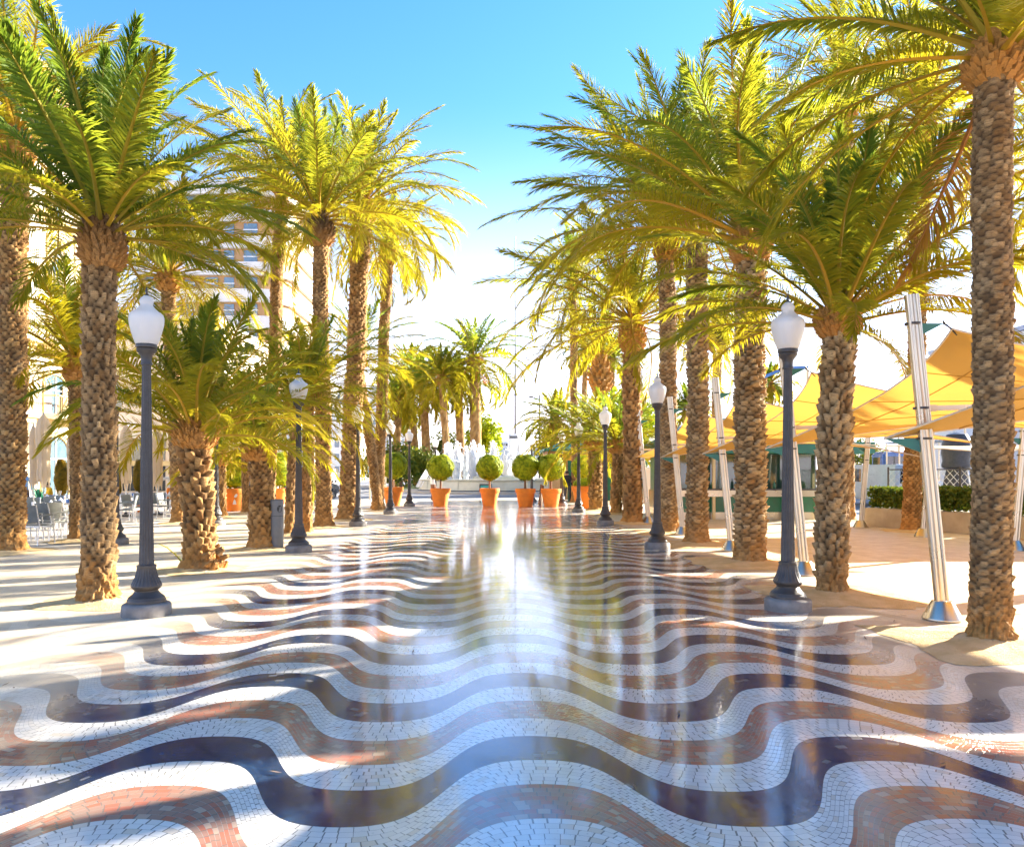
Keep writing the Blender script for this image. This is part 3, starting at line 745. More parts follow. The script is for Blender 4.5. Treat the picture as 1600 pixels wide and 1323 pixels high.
# ------------------------------------------------------------------ street lamps
def lamp_proto():
    k = 3.70 / 500                        # photo pixels at the first lamp -> metres
    z = lambda y: (960 - y) * k
    t = thing('street_lamp', None, 'street lamp', group='white globe lamps along the promenade')
    b = MB(); b.lathe([(36.3 * k, -.02), (36.6 * k, z(952)), (36.3 * k, z(944.5)), (34.6 * k, z(941.5)), (29.5 * k, z(939.5))], 48)
    b.build('plinth', M['cast_stone'], t, True)
    b = MB()
    b.lathe([(28 * k, z(941)), (28.6 * k, z(938)), (28 * k, z(934.5)), (27 * k, z(933.5)), (26.6 * k, z(931.5)), (22 * k, z(928)), (18.6 * k, z(924.5)), (17.2 * k, z(922)), (17.6 * k, z(920.5))], 48)
    b.lathe([(17.6 * k, z(920.5)), (20.8 * k, z(918)), (22.8 * k, z(914)), (22.3 * k, z(911.5), .02), (19.6 * k, z(906), .07), (17 * k, z(900), .085), (15 * k, z(893), .085), (14.1 * k, z(887), .07), (13.9 * k, z(885.8))], 192, flute=24)
    b.lathe([(13.9 * k, z(886)), (14.6 * k, z(884.5)), (14.2 * k, z(882)), (11.6 * k, z(881))], 48)
    b.build('base', M['iron'], t, True)
    b = MB(); b.lathe([(11.3 * k, z(882), .0)] + [((11.2 + (6.6 - 11.2) * f ** .9) * k, z(879 - 308 * f), .11) for f in np.linspace(0, 1, 8)] + [(6.4 * k, z(570), .0)], 160, flute=16)
    b.build('post', M['iron'], t, True)
    b = MB(); b.lathe([(6.4 * k, z(571)), (8.4 * k, z(570.5)), (8.6 * k, z(568.5)), (7.7 * k, z(567)), (7.9 * k, z(561)), (9 * k, z(556)), (12.5 * k, z(551.5)), (14.6 * k, z(549)), (15 * k, z(546.5)), (13.6 * k, z(545.5)), (15.6 * k, z(543.6)), (15.8 * k, z(540.5)), (15 * k, z(538.6))], 48)
    b.build('capital', M['iron'], t, True)
    b = MB(); b.lathe([(14.4 * k, z(539)), (16.2 * k, z(538)), (19.3 * k, z(530)), (22.4 * k, z(520)), (24.8 * k, z(510)), (26 * k, z(501)), (25.7 * k, z(496)), (24.2 * k, z(492)), (21.5 * k, z(489.3)), (18.6 * k, z(487.8)), (14.2 * k, z(484)), (10.6 * k, z(480)), (9.2 * k, z(477.3)), (9.6 * k, z(475.4)), (10.7 * k, z(472.5)), (10 * k, z(469.5)), (7.6 * k, z(466)), (4.2 * k, z(463)), (1.5 * k, z(461.8))], 64)
    b.build('lamp_globe', M['globe'], t, True, auto=2)
    b = MB(); b.lathe([(4.5 * k, z(463.2)), (3 * k, z(461.5)), (1.6 * k, z(459.5)), (2.3 * k, z(456.5)), (1.5 * k, z(453.5)), (.5 * k, z(449))], 16)
    b.build('finial', M['iron_dark'], t, True)
    return t
LAMPS = [
 ((-3.98, 8.86), 'grey lamp with white globe nearest on the left, rightwards of the upright young palm'),
 ((-3.98, 15.85), 'grey lamp with white globe beside the litter bin'),
 ((-4.05, 23.3), 'grey lamp with white globe in front of the thick trunked left palm'),
 ((-3.95, 30.0), 'grey lamp with white globe in front of the round topiary at the left end'),
 ((-3.93, 36.7), 'small grey lamp with white globe just left of the leftmost front topiary'),
 ((-3.30, 45.2), 'distant lamp whose globe stands above the leftmost front topiary'),
 ((3.55, 9.2), 'dark grey lamp with white globe nearest on the right, before the slanted mast'),
 ((3.55, 16.45), 'dark grey lamp with white globe before the straight scaly trunks on the right'),
 ((3.54, 23.9), 'dark grey lamp with white globe right of the two short right palms'),
 ((3.56, 31.4), 'dark grey lamp whose globe is lost among fronds, before the low pot planter'),
 ((3.38, 37.0), 'small lamp with white globe between the right topiary and the person in black'),
 ((2.22, 42.4), 'distant lamp whose globe stands over the gap between the two right topiaries'),
 ((-8.56, 17.5), 'lamp half hidden behind the nearest left palm, by the cafe tables'),
 ((-8.56, 23.9), 'lamp without visible globe behind the short stout left palm'),
 ((-8.56, 30.2), 'thin lamp post behind the litter bin'),
 ((-8.56, 36.9), 'small lamp with white globe right of the second left lamp, by the street'),
 ((8.7, 41.5), 'distant lamp globe behind the farthest slanted mast'),
]
lp = lamp_proto()
for i, ((x, y), lab) in enumerate(LAMPS):
    if i == 0: lp.location = (x, y, 0); lp['label'] = lab
    else: dup(lp, (x, y, 0), .4 * i, lab)

# ------------------------------------------------------------------ leaf clouds
def leaf_cloud(name, parent, pts, nrm, size, mats, seed, loc=None, tlo=.0, thi=.8, rnd=.8):
    rg = np.random.default_rng(seed); n = len(pts)
    r = rg.normal(0, 1, (n, 3)); nn = nrm + r * rnd; nn /= np.linalg.norm(nn, axis=1, keepdims=True)
    a = np.cross(nn, rg.normal(0, 1, (n, 3))); a /= np.linalg.norm(a, axis=1, keepdims=True); b = np.cross(nn, a)
    s = size * rg.uniform(.65, 1.3, n)[:, None]
    V = np.stack([pts - a * s, pts + b * s * .55 + nn * s * .12, pts + a * s, pts - b * s * .55 + nn * s * .12], 1).reshape(-1, 3)
    Q = np.arange(n * 4).reshape(n, 4)
    t = np.repeat(rg.uniform(tlo, thi, n), 4)
    return np_mesh(name, V, [Q], mats, parent, False, None, t, loc)
def ball_pts(n, R, seed, sq=1., depth=.32):
    rg = np.random.default_rng(seed)
    d = rg.normal(0, 1, (n, 3)); d /= np.linalg.norm(d, axis=1, keepdims=True)
    lump = 1 + .10 * (vnoise(d[:, 0] * 4 + 9, d[:, 1] * 4 + d[:, 2] * 3 + 9) - .5) * 2
    r = R * (1 - depth * rg.uniform(0, 1, n) ** 1.7) * lump
    p = d * r[:, None]; p[:, 2] *= sq
    return p, d
def pot_mesh(t, R, h, name='pot', mat=None):
    b = MB(); b.lathe([(R * .66, 0), (R * .68, .01), (R * .93, h * .76), (R * .94, h * .765), (R, h * .77), (R * 1.02, h * .79), (R * 1.03, h * .985), (R * 1.0, h), (R * .9, h), (R * .88, h * .9), (.01, h * .9)], 48)
    return b.build(name, mat or M['terracotta'], t, True, auto=.5)
def topiary(loc, lab, R=.64, ph=.86, stem=.40, group='clipped topiaries in terracotta pots', mats='box_leaf', rz=0, sq=.98, seed=1, tall=1., pr=.47):
    t = thing('potted_topiary', lab, 'topiary', loc, rz, group)
    pot_mesh(t, pr, ph)
    b = MB(); zc = ph + stem + R * sq * .95
    b.tube([(0, 0, ph * .85), (.02, .01, ph + stem * .5), (0, 0, zc)], [.06, .05, .04], 8)
    b.tube([(0, 0, zc - .1), (.2, .1, zc + .2)], .025, 5); b.tube([(0, 0, zc - .1), (-.2, -.1, zc + .25)], .025, 5)
    b.build('stem', M['wood'], t, True)
    p, d = ball_pts(4200, R, seed, sq, .4)
    leaf_cloud('crown', t, p, d, .085, M[mats], seed, (0, 0, zc), 0, .85)
    return t
def td(px, py): x, y = gp(px, py); return (x, y, 0)
T0 = topiary(td(688, 791), 'round clipped topiary in orange pot, leftmost of the four in front of the fountain', seed=1)
T1 = dup(T0, td(765, 790.5), 1.1, 'round clipped topiary in orange pot beside the teal sign on the fountain')
T2 = dup(T0, td(821, 791.5), 2.3, 'round clipped topiary in orange pot before the tallest right jets')
T3 = dup(T0, td(861, 792), 3.9, 'round clipped topiary in orange pot with a small board beside it, before the green kiosk')
T4 = dup(T0, td(614, 790), 5.0, 'flattened topiary in orange pot behind the fourth left lamp', 1.05)
T5 = dup(T0, td(913, 789), .6, 'topiary half hidden by the short stout right palm')
T6 = topiary(td(366, 798), 'large egg shaped topiary in an orange pot with a white leaf emblem', R=.62, ph=.95, stem=.0, seed=7, sq=1.25, pr=.42)
T7 = topiary(td(436, 787), 'topiary behind the thin lamp post near the parked dark car', R=.62, ph=.8, stem=.08, seed=8, sq=1.5, pr=.42)
T8 = topiary(td(318, 800), 'topiary half hidden by the short stout left palm', R=.55, ph=.8, stem=.0, seed=9, sq=1.5, pr=.42)
# white emblem on the big left pot: a leaf over a bell shape, laid on the curved face
e = MB()
def emblem(pts, z0, R, off=.012):
    n = len(pts); V = []
    for u, v in pts:
        a = -PI / 2 + u / R + .35; rr = R * (.68 + .34 * (z0 + v)) + off
        V.append((rr * math.cos(a), rr * math.sin(a), z0 + v))
    e.add(V, [tuple(range(n))])
emblem([(-.02, .0), (.03, -.03), (.10, .0), (.13, .07), (.10, .15), (.05, .12), (.0, .06)], .60, .42)
emblem([(-.09, -.13), (.09, -.13), (.07, -.03), (.03, .06), (-.01, .09), (-.04, .03), (-.07, -.06)], .42, .42)
eo = e.build('emblem', M['white'], T6)
# low planter by the stout right palm
pl = thing('potted_shrub', 'low round shrub filling an orange pot against the short stout right palm', 'planter', td(915, 794.5))
pot_mesh(pl, .62, 1.02)
p, d = ball_pts(2600, .55, 4, .55); leaf_cloud('foliage', pl, p, d, .055, M['box_leaf'], 4, (0, 0, 1.08))

# litter bin
bx, by = gp(433, 857)
bn = thing('litter_bin', 'slim grey litter bin with a dark round slot by the second left lamp', 'bin', (bx, by, 0), 0)
b = MB(); b.lathe([(.13, 0), (.135, .02), (.135, .96), (.142, .965), (.142, 1.04), (.12, 1.06), (.02, 1.06)], 28); b.build('body', pm('bin_paint', (.13, .145, .16), (.16, .17, .18), 5, .45), bn, True)
b = MB()
b.add([(.137 * math.cos(-.9 + .42 * math.cos(a)), .137 * math.sin(-.9 + .42 * math.cos(a)), .86 + .075 * math.sin(a)) for a in np.linspace(0, 2 * PI, 20, endpoint=False)], [tuple(range(20))])
b.build('slot', M['dark'], bn)
b = MB(); b.lathe([(.137, .70), (.139, .705), (.137, .71)], 28, cap=False); b.build('band', M['iron_dark'], bn)

# ------------------------------------------------------------------ fountain
FX, FY, FR = .9, 64, 6.9
ft = thing('fountain', 'round fountain basin with pale stone wall and spraying jets at the end of the walk', 'fountain', (FX, FY, 0))
b = MB(); b.lathe([(FR + 1.3, -.02), (FR + 1.3, .16), (FR + 1.25, .18), (FR + .1, .18)], 72); b.build('step', M['paving'], ft, True)
b = MB(); b.lathe([(FR + .12, .175), (FR + .12, .24), (FR, .26), (FR - .1, .9), (FR - .04, .92), (FR + .04, 1.02), (FR + .02, 1.08), (FR - .35, 1.09), (FR - .4, .8)], 72, cap=False)
for k in range(24):
    a = 2 * PI * k / 24; b.bar((math.cos(a) * FR * .995, math.sin(a) * FR * .995, .26), (math.cos(a) * (FR - .08), math.sin(a) * (FR - .08), .9), .10, .10)
b.build('basin_wall', M['basin'], ft, True, auto=.4)
b = MB(); b.lathe([(FR + .16, .18), (FR + .17, .2), (FR + .15, .245)], 72, cap=False); b.build('kerb_band', M['dark'], ft)
b = MB(); b.lathe([(.02, .96), (FR - .3, .95)], 60, cap=False); b.build('pool', M['water'], ft)
b = MB(); b.lathe([(2.7, .5), (2.7, 1.25), (2.5, 1.35), (.02, 1.3)], 40); b.build('inner_plinth', M['basin'], ft, True)
def jet(px, py, w, seed, dep=0.):
    d = FY + dep; x, _, z = at(px, py, d); rg = np.random.default_rng(seed)
    z0 = 1.1; hh = z - z0; n = 700
    f = rg.uniform(0, 1, n) ** .8
    wd = w * 1.2 * d / F
    rad = wd * (.25 + .75 * (1 - f) ** .55) * np.abs(rg.normal(0, .55, n)).clip(0, 1.15)
    rad *= np.where(f > .9, np.sqrt(np.clip((1 - f) / .1, 0, 1)) * .9 + .1, 1)
    a = rg.uniform(0, 2 * PI, n)
    # strands: droplets gather along falling threads
    a = np.where(rg.uniform(0, 1, n) < .6, np.round(a / (2 * PI) * 26) / 26 * 2 * PI + rg.normal(0, .05, n), a)
    P = np.stack([rad * np.cos(a), rad * np.sin(a), z0 + f * hh], -1)
    s = rg.uniform(.02, .045, n)[:, None]
    k = np.array([[1, 0, -.5], [-.5, .87, -.5], [-.5, -.87, -.5], [0, 0, 1.8]])
    V = (P[:, None, :] + s[:, None] * k[None]).reshape(-1, 3)
    i = np.arange(n)[:, None] * 4
    T = np.concatenate([i + np.array([[0, 1, 3]]), i + np.array([[1, 2, 3]]), i + np.array([[2, 0, 3]]), i + np.array([[0, 2, 1]])])
    # thin spouting threads that lean out and break up
    C, Q = [], []
    for sp_ in range(16):
        aa = rg.uniform(0, 2 * PI); out = wd * rg.uniform(.0, .62); hq = hh * (1 - .5 * (out / wd) ** 1.2) * rg.uniform(.8, 1.0) if sp_ else hh
        nz, nt_ = 16, 7; o0 = len(C); ph = rg.uniform(0, 6)
        for q in range(nz):
            g = q / (nz - 1); rr = (.05 + wd * .16 * (1 - g) ** .5) * (.7 + .6 * rg.uniform()) * (.12 if q == nz - 1 else 1)
            ox = out * (.35 + .65 * g) * math.cos(aa) + .05 * math.sin(9 * g + ph); oy = out * (.35 + .65 * g) * math.sin(aa)
            for u in range(nt_):
                th = 2 * PI * u / nt_; C.append((ox + rr * math.cos(th), oy + rr * math.sin(th), z0 - .1 + g * hq))
        for q in range(nz - 1):
            for u in range(nt_): Q.append((o0 + q * nt_ + u, o0 + q * nt_ + (u + 1) % nt_, o0 + (q + 1) * nt_ + (u + 1) % nt_, o0 + (q + 1) * nt_ + u))
    VV = np.concatenate([np.array(C), V])
    o = np_mesh('water_jet', VV, [np.array(Q), T + len(C)], M['foam'], ft, True)
    o.location = (x - FX, d - FY, 0)
for i, (px, py, w, dp) in enumerate([(699, 691, 13, -2), (714, 689, 13, 1.5), (739, 687, 13, -1), (749, 693, 11, 2), (770, 688, 15, -2), (800, 692, 15, 2), (812, 684, 16, -1.5), (818, 673, 16, 1), (792, 700, 13, 0), (728, 696, 8, 3.5), (682, 704, 8, 3)]):
    jet(px, py, w, 30 + i, dp)
# arching spray round the rim
b = MB(); rg = random.Random(3)
for k in range(120):
    a = 2 * PI * k / 120; R0 = 3.5
    if abs(math.sin(a)) > .45: continue
    pts = []
    for q in range(9):
        f = q / 8; R = R0 + (FR + .25 - R0) * f ** .85
        pts.append((R * math.cos(a) + rg.uniform(-.03, .03), R * math.sin(a) + rg.uniform(-.03, .03), 1.3 + 1.45 * (1 - (f * 1.45 - .45) ** 2) - f ** 3 * .9))
    b.tube(pts, [.016 + .022 * (q / 8) for q in range(9)], 4)
b.build('rim_spray', M['foam'], ft, True)
# teal notice on the basin
sx, sy = gp(760, 771); d_ = FY - FR - .35
x0, _, z0 = at(749, 769, d_); x1, _, z1 = at(768, 756, d_)
sg = thing('notice_board', 'small teal notice in a grey frame on the fountain wall', 'sign', ((x0 + x1) / 2, d_, 0))
b = MB(); w_ = (x1 - x0) / 2; b.box(-w_, w_, 0, .08, 0.0 + .16, z1, 0); b.build('frame', M['iron'], sg, bevel=.01)
b = MB(); b.box(-w_ * .8, w_ * .8, -.012, .0, z1 - .72, z1 - .1); b.build('panel', pm('teal_panel', (.08, .42, .32), (.07, .36, .28), 3, .4), sg)

# ------------------------------------------------------------------ greenery behind the fountain
def bush(loc, rx, ry, rz_, lab, mat, n, seed, size, trunk=True, cat='tree', name='broadleaf_tree', h0=0.):
    t = thing(name, lab, cat, loc, 0)
    rg = np.random.default_rng(seed); pts, nr = [], []
    for k in range(9):
        c = rg.uniform(-.55, .55, 3) * np.array([rx, ry, rz_]); s = rg.uniform(.45, .62)
        p, d = ball_pts(n // 9, 1, seed * 10 + k, 1, .45)
        pts.append(c + p * np.array([rx, ry, rz_]) * s); nr.append(d)
    leaf_cloud('crown', t, np.concatenate(pts), np.concatenate(nr), size, M[mat], seed, (0, 0, h0 + rz_ * .95))
    if trunk:
        b = MB(); b.tube([(0, 0, -.05), (.05, 0, h0 * .6 + .3), (0, .05, h0 + rz_)], [.2, .15, .06], 8)
        b.tube([(0, 0, h0 * .7 + .3), (rx * .4, 0, h0 + rz_ * 1.1)], [.1, .03], 6); b.tube([(0, 0, h0 * .7 + .3), (-rx * .4, .1, h0 + rz_)], [.1, .03], 6)
        b.build('trunk', M['wood'], t, True)
    return t
def bw(px, d): return ((px - VX) / F * d, d, 0)
bush(bw(626, 80), 3.6, 2, 2.7, 'dark clipped tree mass behind the flattened topiary', 'bush_leaf', 3600, 1, .17)
bush(bw(660, 76), 2.6, 2, 2.2, 'olive green tree left of the fountain spray', 'bush_leaf', 3000, 2, .16)
bush(bw(600, 92), 3.2, 2, 2.6, 'green tree behind the teal street signs', 'bush_leaf', 2600, 3, .18)
bush(bw(690, 88), 2.8, 2, 3.2, 'tall dark shrub behind the left fountain jets', 'bush_leaf', 3000, 4, .18)
bush(bw(758, 84), 2.3, 2, 3.0, 'yellow green leafy tree right of the paired palms', 'box_leaf', 2600, 5, .22, h0=2.2)
bush(bw(730, 90), 3.4, 2, 2.6, 'dark shrub behind the paired palm trunks', 'bush_leaf', 2600, 6, .2)
bush(bw(790, 84), 2.4, 1.6, 1.5, 'green hedge bush below the grey ship', 'bush_leaf', 2600, 7, .14)
bush(bw(880, 82), 3.0, 2, 3.2, 'grey green tree behind the right topiary', 'bush_leaf', 3000, 8, .18, h0=1.0)
bush(bw(985, 57), 2.2, 2, 3.0, 'bright green tree behind the short right palms', 'box_leaf', 2800, 9, .18, h0=1.8)
bush(bw(1060, 78), 3.0, 2, 2.6, 'green tree behind the far slanted masts', 'box_leaf', 2600, 10, .18, h0=.8)
bush(bw(1340, 90), 4.0, 2, 2.6, 'green tree far behind the yellow sails', 'bush_leaf', 2200, 11, .2, h0=.8)
sheet('lawn', (600 - VX) / F * 72, (672 - VX) / F * 72, 70, 96, .06, M['grass'])
# ------------------------------------------------------------------ slanted masts and shade sails
MX, MXO = 5.03, 10.95
MY = [4.75, 8.57, 12.35, 16.1, 20.2, 24.6]
HI, LO = 3.30, 2.02
def mast(x, y, lean, hgt, lab, brackets, outer=False, rod=None):
    t = thing('sail_mast', lab, 'mast', (x, y, 0), 0, 'slanted steel masts of the shade sails')
    b = MB(); b.lathe([(.20, 0), (.205, .015), (.20, .03), (.12, .19), (.105, .215)], 32); b.build('base_cone', M['steel'], t, True)
    top = Vector((lean, 0, hgt)); f = lambda z: Vector((lean * z / hgt, 0, z))
    b = MB()
    dn = Vector((0, 1, 0))
    r = .062
    b.tube([f(.12), top], r, 20)
    ax = (top - f(.12)).normalized(); sd = ax.cross(dn).normalized()
    for s in (-1, 1): b.tube([f(.22) + dn * (-.045) + sd * (.052 * s), top + dn * (-.045) + sd * (.052 * s)], .022, 10)
    b.build('tube', M['steel'], t, True)
    b = MB()
    for z in brackets:
        c = f(z); b.lathe([(.075, z - .012), (.085, z - .012), (.085, z + .012), (.075, z + .012)], 24, cx=c.x, cy=c.y, cap=False)
    b.build('clamp_ring', M['iron'], t)
    return t, f
def bracket(t, f, z, d, ln, mat):
    """triangular plate that holds a sail corner"""
    c = f(z); d = Vector(d).normalized(); s = d.cross(Vector((0, 0, 1)))
    b = MB(); b.add([c + s * .03, c - s * .03, c + d * ln - s * .012, c + d * ln + s * .012, c + s * .03 + Vector((0, 0, -.17)), c - s * .03 + Vector((0, 0, -.17))],
                    [(0, 1, 2, 3), (4, 3, 2, 5), (0, 3, 4), (1, 5, 2), (0, 4, 5, 1)])
    b.build('bracket', mat, t)
    return t.location + c + d * ln
mlab = ['slanted steel mast nearest the viewer, past the right edge', 'nearest slanted steel mast with two stout tubes left of the big right palm', 'slanted steel mast behind the nearest right lamp', 'slanted steel mast between the ridged and the straight right palms',
        'slanted steel mast left of the straight scaly palm', 'farthest slanted steel mast near the long arching palm']
ihi, ilo, ohi, olo = {}, {}, {}, {}
for i, y in enumerate(MY):
    lean = -.36
    t, f = mast(MX, y, lean, 3.62, mlab[i], (LO, 2.36, 3.3))
    ihi[i] = bracket(t, f, HI, (1, .1, .03), .36, M['green_roof'])
    ilo[i] = bracket(t, f, LO, (-1, .5, .02), .40, M['green_roof'])
    b = MB(); c = f(2.36); b.bar(c + Vector((.07, 0, 0)), c + Vector((.16, 0, .0)), .07, .07); b.bar(c + Vector((.14, .0, .0)), c + Vector((1.15 if i < 3 else .8, .06, .03)), .05, .055)
    b.build('strut', M['steel'], t, bevel=.004)
olab = ['slanted steel mast beyond the big right palm at the frame edge', 'slanted steel mast behind the nearest one, before the hedge planter', 'slanted steel mast at the right corner of the green kiosk']
for i, y in enumerate((16.1, 19.5, 22.8)):
    t, f = mast(MXO, y, .22, 2.75, olab[i], (2.0, 2.5))
    bracket(t, f, 2.35, (-1, -.1, .02), .3, M['green_roof'])
def sail(name, A, B, C, D, lab, mat, pinch=.10, n=28, seam=True):
    """hypar cloth with scalloped edges through four corner points (in order)"""
    A, B, C, D = (np.array(p) for p in (A, B, C, D))
    u, v = np.meshgrid(np.linspace(0, 1, n), np.linspace(0, 1, n), indexing='ij')
    pu = .5 + (u - .5) * (1 - pinch * 4 * v * (1 - v)); pv = .5 + (v - .5) * (1 - pinch * 4 * u * (1 - u))
    g = lambda p, q: ((1 - p) * (1 - q))[..., None] * A + (p * (1 - q))[..., None] * B + (p * q)[..., None] * C + ((1 - p) * q)[..., None] * D
    P = g(pu, pv); P[..., 2] += .012 * np.sin(u * 40) * (4 * u * (1 - u)) * .3
    i = np.arange(n * n).reshape(n, n)
    Q = np.stack([i[:-1, :-1], i[1:, :-1], i[1:, 1:], i[:-1, 1:]], -1).reshape(-1, 4)
    root = thing(name, lab, 'shade sail', tuple(P.reshape(-1, 3).mean(0) * np.array([1, 1, 0])), 0, 'yellow shade sails')
    off = np.array(root.location)
    np_mesh('cloth', P.reshape(-1, 3) - off, [Q], mat, root, True)
    b = MB()
    for k in range(4):
        ed = [P[0], P[:, -1], P[-1, ::-1], P[::-1, 0]][k]
        b.tube([Vector(p - off) for p in ed], .012, 5)
    b.build('edge_cable', M['canvas'], root, True)
    if seam:
        b = MB()
        for f in (.28, .52, .76):
            k = int(f * (n - 1)); b.tube([Vector(p - off + np.array([0, 0, -.006])) for p in P[k]], .006, 4)
        b.tube([Vector(p - off + np.array([0, 0, -.006])) for p in P[:, 3]], .007, 4)
        b.build('seam', pm('seam_thread', (.50, .27, .04), (.46, .25, .04), 5, .9), root)
    # lashing from the cloth corner to the mast
    return root
OX = MXO
slab = ['yellow sail rising towards the viewer from the low bracket of the nearest visible mast', 'large yellow sail with lashed peak at the nearest slanted mast', 'yellow sail peaking behind the nearest right lamp', 'yellow sail peaking left of the ridged right palm', 'small yellow sail at the farthest masts']
for i in (0, 1, 2, 3, 4):
    A = ihi[i] + Vector((.10, 0, -.06)); B = ilo[i + 1]
    yi, yo = MY[i], MY[min(i + 1, 5)]
    C = Vector((OX, yo - .6, 2.95 if i == 1 else 2.75)); D = Vector((OX, yi - .7, 2.02 if i > 1 else 2.2))
    sail('shade_sail', A, B, C, D, slab[i], M['sail'], .13)
    b = MB()
    for q in range(4): b.tube([ihi[i] + Vector((.0, 0, .01 * q)), A + Vector((.03 * q, .02 * q, -.02 * q))], .008, 5)
    tag(b.build('sail_lashing', M['iron_dark']), ['dark lashing rope at the sail peak nearest the viewer', 'dark lashing rope between the nearest slanted mast and its sail', 'dark lashing rope behind the nearest right lamp', 'dark lashing rope left of the ridged right palm', 'dark lashing rope at the farthest sail peak'][i], 'rope', 'ropes at the sail peaks')
sail('shade_sail', (OX - .2, 16.6, 2.05), (OX - .3, 22.4, 2.45), (16.5, 23.5, 2.35), (17.0, 17.2, 2.5), 'pale cream sail stretched low beyond the yellow ones', M['sail_cream'], .12, seam=False)

# ------------------------------------------------------------------ green kiosk with steel counter
KX0, KX1, KY0, KY1 = 6.35, 11.35, 26.4, 31
kk = thing('kiosk', 'dark green drinks kiosk with steel counter and glass front under the sails', 'kiosk', (KX0, KY0, 0))
W_, D_ = KX1 - KX0, KY1 - KY0
b = MB(); b.box(0, W_, .25, D_, .25, .95); b.build('lower_wall', M['green_paint'], kk, bevel=.01)
b = MB(); b.box(.02, W_ - .02, .27, D_ - .02, 0, .25); b.build('plinth', M['steel'], kk)
b = MB(); b.box(-.1, W_ + .1, -.1, .30, 1.02, 1.07); b.build('counter', M['iron_dark'], kk, bevel=.006)
b = MB(); b.box(-.06, W_ + .06, -.04, .24, .80, 1.018); b.build('counter_front', M['steel'], kk, bevel=.004)
b = MB(); b.box(.05, W_ - .05, .34, .38, 1.07, 2.25); b.build('window_pane', M['kiosk_glass'], kk)
b = MB(); b.box(.06, W_ - .06, .385, D_, .95, 2.25); b.build('upper_wall', M['green_roof'], kk)
for i in range(5):
    x = .02 + i * (W_ - .1) / 4; b = MB(); b.box(x, x + .1, -.02, .08, 0, 2.26); b.build('post', M['cream_post'], kk, bevel=.008)
b = MB(); b.box(-.35, W_ + 1.6, -.5, D_ + .3, 2.27, 2.66); b.build('awning_fascia', M['green_roof'], kk, bevel=.02)
b = MB(); b.add([(-.3, -.45, 2.665), (W_ + .4, -.45, 2.665), (W_ + .4, D_, 2.665), (-.3, D_, 2.665), (1.2, 1.6, 3.6), (W_ - 1.2, 1.6, 3.6), (W_ - 1.2, 2.6, 3.6), (1.2, 2.6, 3.6)],
                [(0, 1, 5, 4), (1, 2, 6, 5), (2, 3, 7, 6), (3, 0, 4, 7), (4, 5, 6, 7)]); b.build('roof', M['green_roof'], kk)
b = MB(); b.box(3.3, 3.6, 1.9, 2.2, 3.55, 4.05); b.build('roof_vent', M['green_roof'], kk, bevel=.01)
for i, (x, z, h_) in enumerate(((1.0, 1.08, .3), (1.25, 1.08, .22), (2.1, 1.08, .34), (3.4, 1.08, .26), (4.2, 1.08, .3))):
    b = MB(); b.lathe([(.045, 0), (.05, .01), (.05, h_ * .6), (.02, h_ * .75), (.018, h_)], 10)
    o = b.build('bottle', M['green_paint'] if i % 2 else M['kiosk_glass'], None, True, loc=(KX0 + x, KY0 + .1, 1.071))
    tag(o, 'small dark bottle standing on the counter of the green kiosk', 'bottle', 'bottles on the kiosk counter')

# far kiosk, green posts and yellow band
k2 = thing('kiosk', 'small open kiosk with green posts, yellow band and dark green roof behind the right topiary', 'kiosk', (3.4, 43.5, 0))
for x, y in ((.95, -.9), (3.35, -.9), (5.1, -.9), (.95, 2.6), (5.1, 2.6)):
    b = MB(); b.box(x - .12, x + .12, y - .12, y + .12, 0, 2.5); b.build('post', M['green_paint'], k2, bevel=.01)
b = MB(); b.box(-.35, 5.5, -1.05, 2.8, 2.28, 2.62); b.build('yellow_band', M['yellow_panel'], k2, bevel=.01)
b = MB(); b.box(-.5, 5.8, -1.3, 3.1, 2.8, 2.94); b.add([(-.4, -1.2, 2.945), (5.7, -1.2, 2.945), (5.7, 3, 2.945), (-.4, 3, 2.945), (1.6, .6, 3.75), (3.8, .6, 3.75), (3.8, 1.2, 3.75), (1.6, 1.2, 3.75)], [(0, 1, 5, 4), (1, 2, 6, 5), (2, 3, 7, 6), (3, 0, 4, 7), (4, 5, 6, 7)]); b.build('roof', M['green_roof'], k2, bevel=.0)
b = MB(); b.box(-.3, 5.4, -1.0, 2.75, 2.63, 2.79); b.build('soffit', M['tower_brown'], k2)
b = MB(); b.box(-.1, 2.2, .6, .7, .05, 2.27); b.build('menu_wall', pm('menu_wall', (.66, .47, .24), (.55, .33, .13), 2.5, .6), k2)
b = MB(); b.box(2.6, 5.0, .4, 2.5, 0, 2.27); b.build('booth', M['green_paint'], k2, bevel=.01)
# painted word on the menu wall
cu = bpy.data.curves.new('menu_word', 'FONT'); cu.body = 'Café'; cu.size = .5; cu.extrude = .006; cu.align_x = 'CENTER'
tx = bpy.data.objects.new('menu_word', cu); link(tx)
dg = bpy.context.evaluated_depsgraph_get(); me = bpy.data.meshes.new_from_object(tx.evaluated_get(dg)); bpy.data.objects.remove(tx)
me.transform(Matrix.Translation((.55, .585, 1.8)) @ Matrix.Rotation(PI / 2, 4, 'X')); me.materials.clear(); me.materials.append(M['tower_brown'])
link(bpy.data.objects.new('menu_word', me), k2)

# a-board next to the right topiary
ab = thing('menu_board', 'small folding board leaning by the right topiary pot', 'board', td(851, 790))
b = MB(); b.bar((-.2, .05, 0), (-.1, .25, 1.0), .05, .3); b.bar((-.2, .45, 0), (-.1, .25, 1.0), .05, .3); b.build('frame', M['wood'], ab)
b = MB(); b.box(-.23, -.17, .14, .38, .3, .8); b.build('panel', M['dark'], ab)

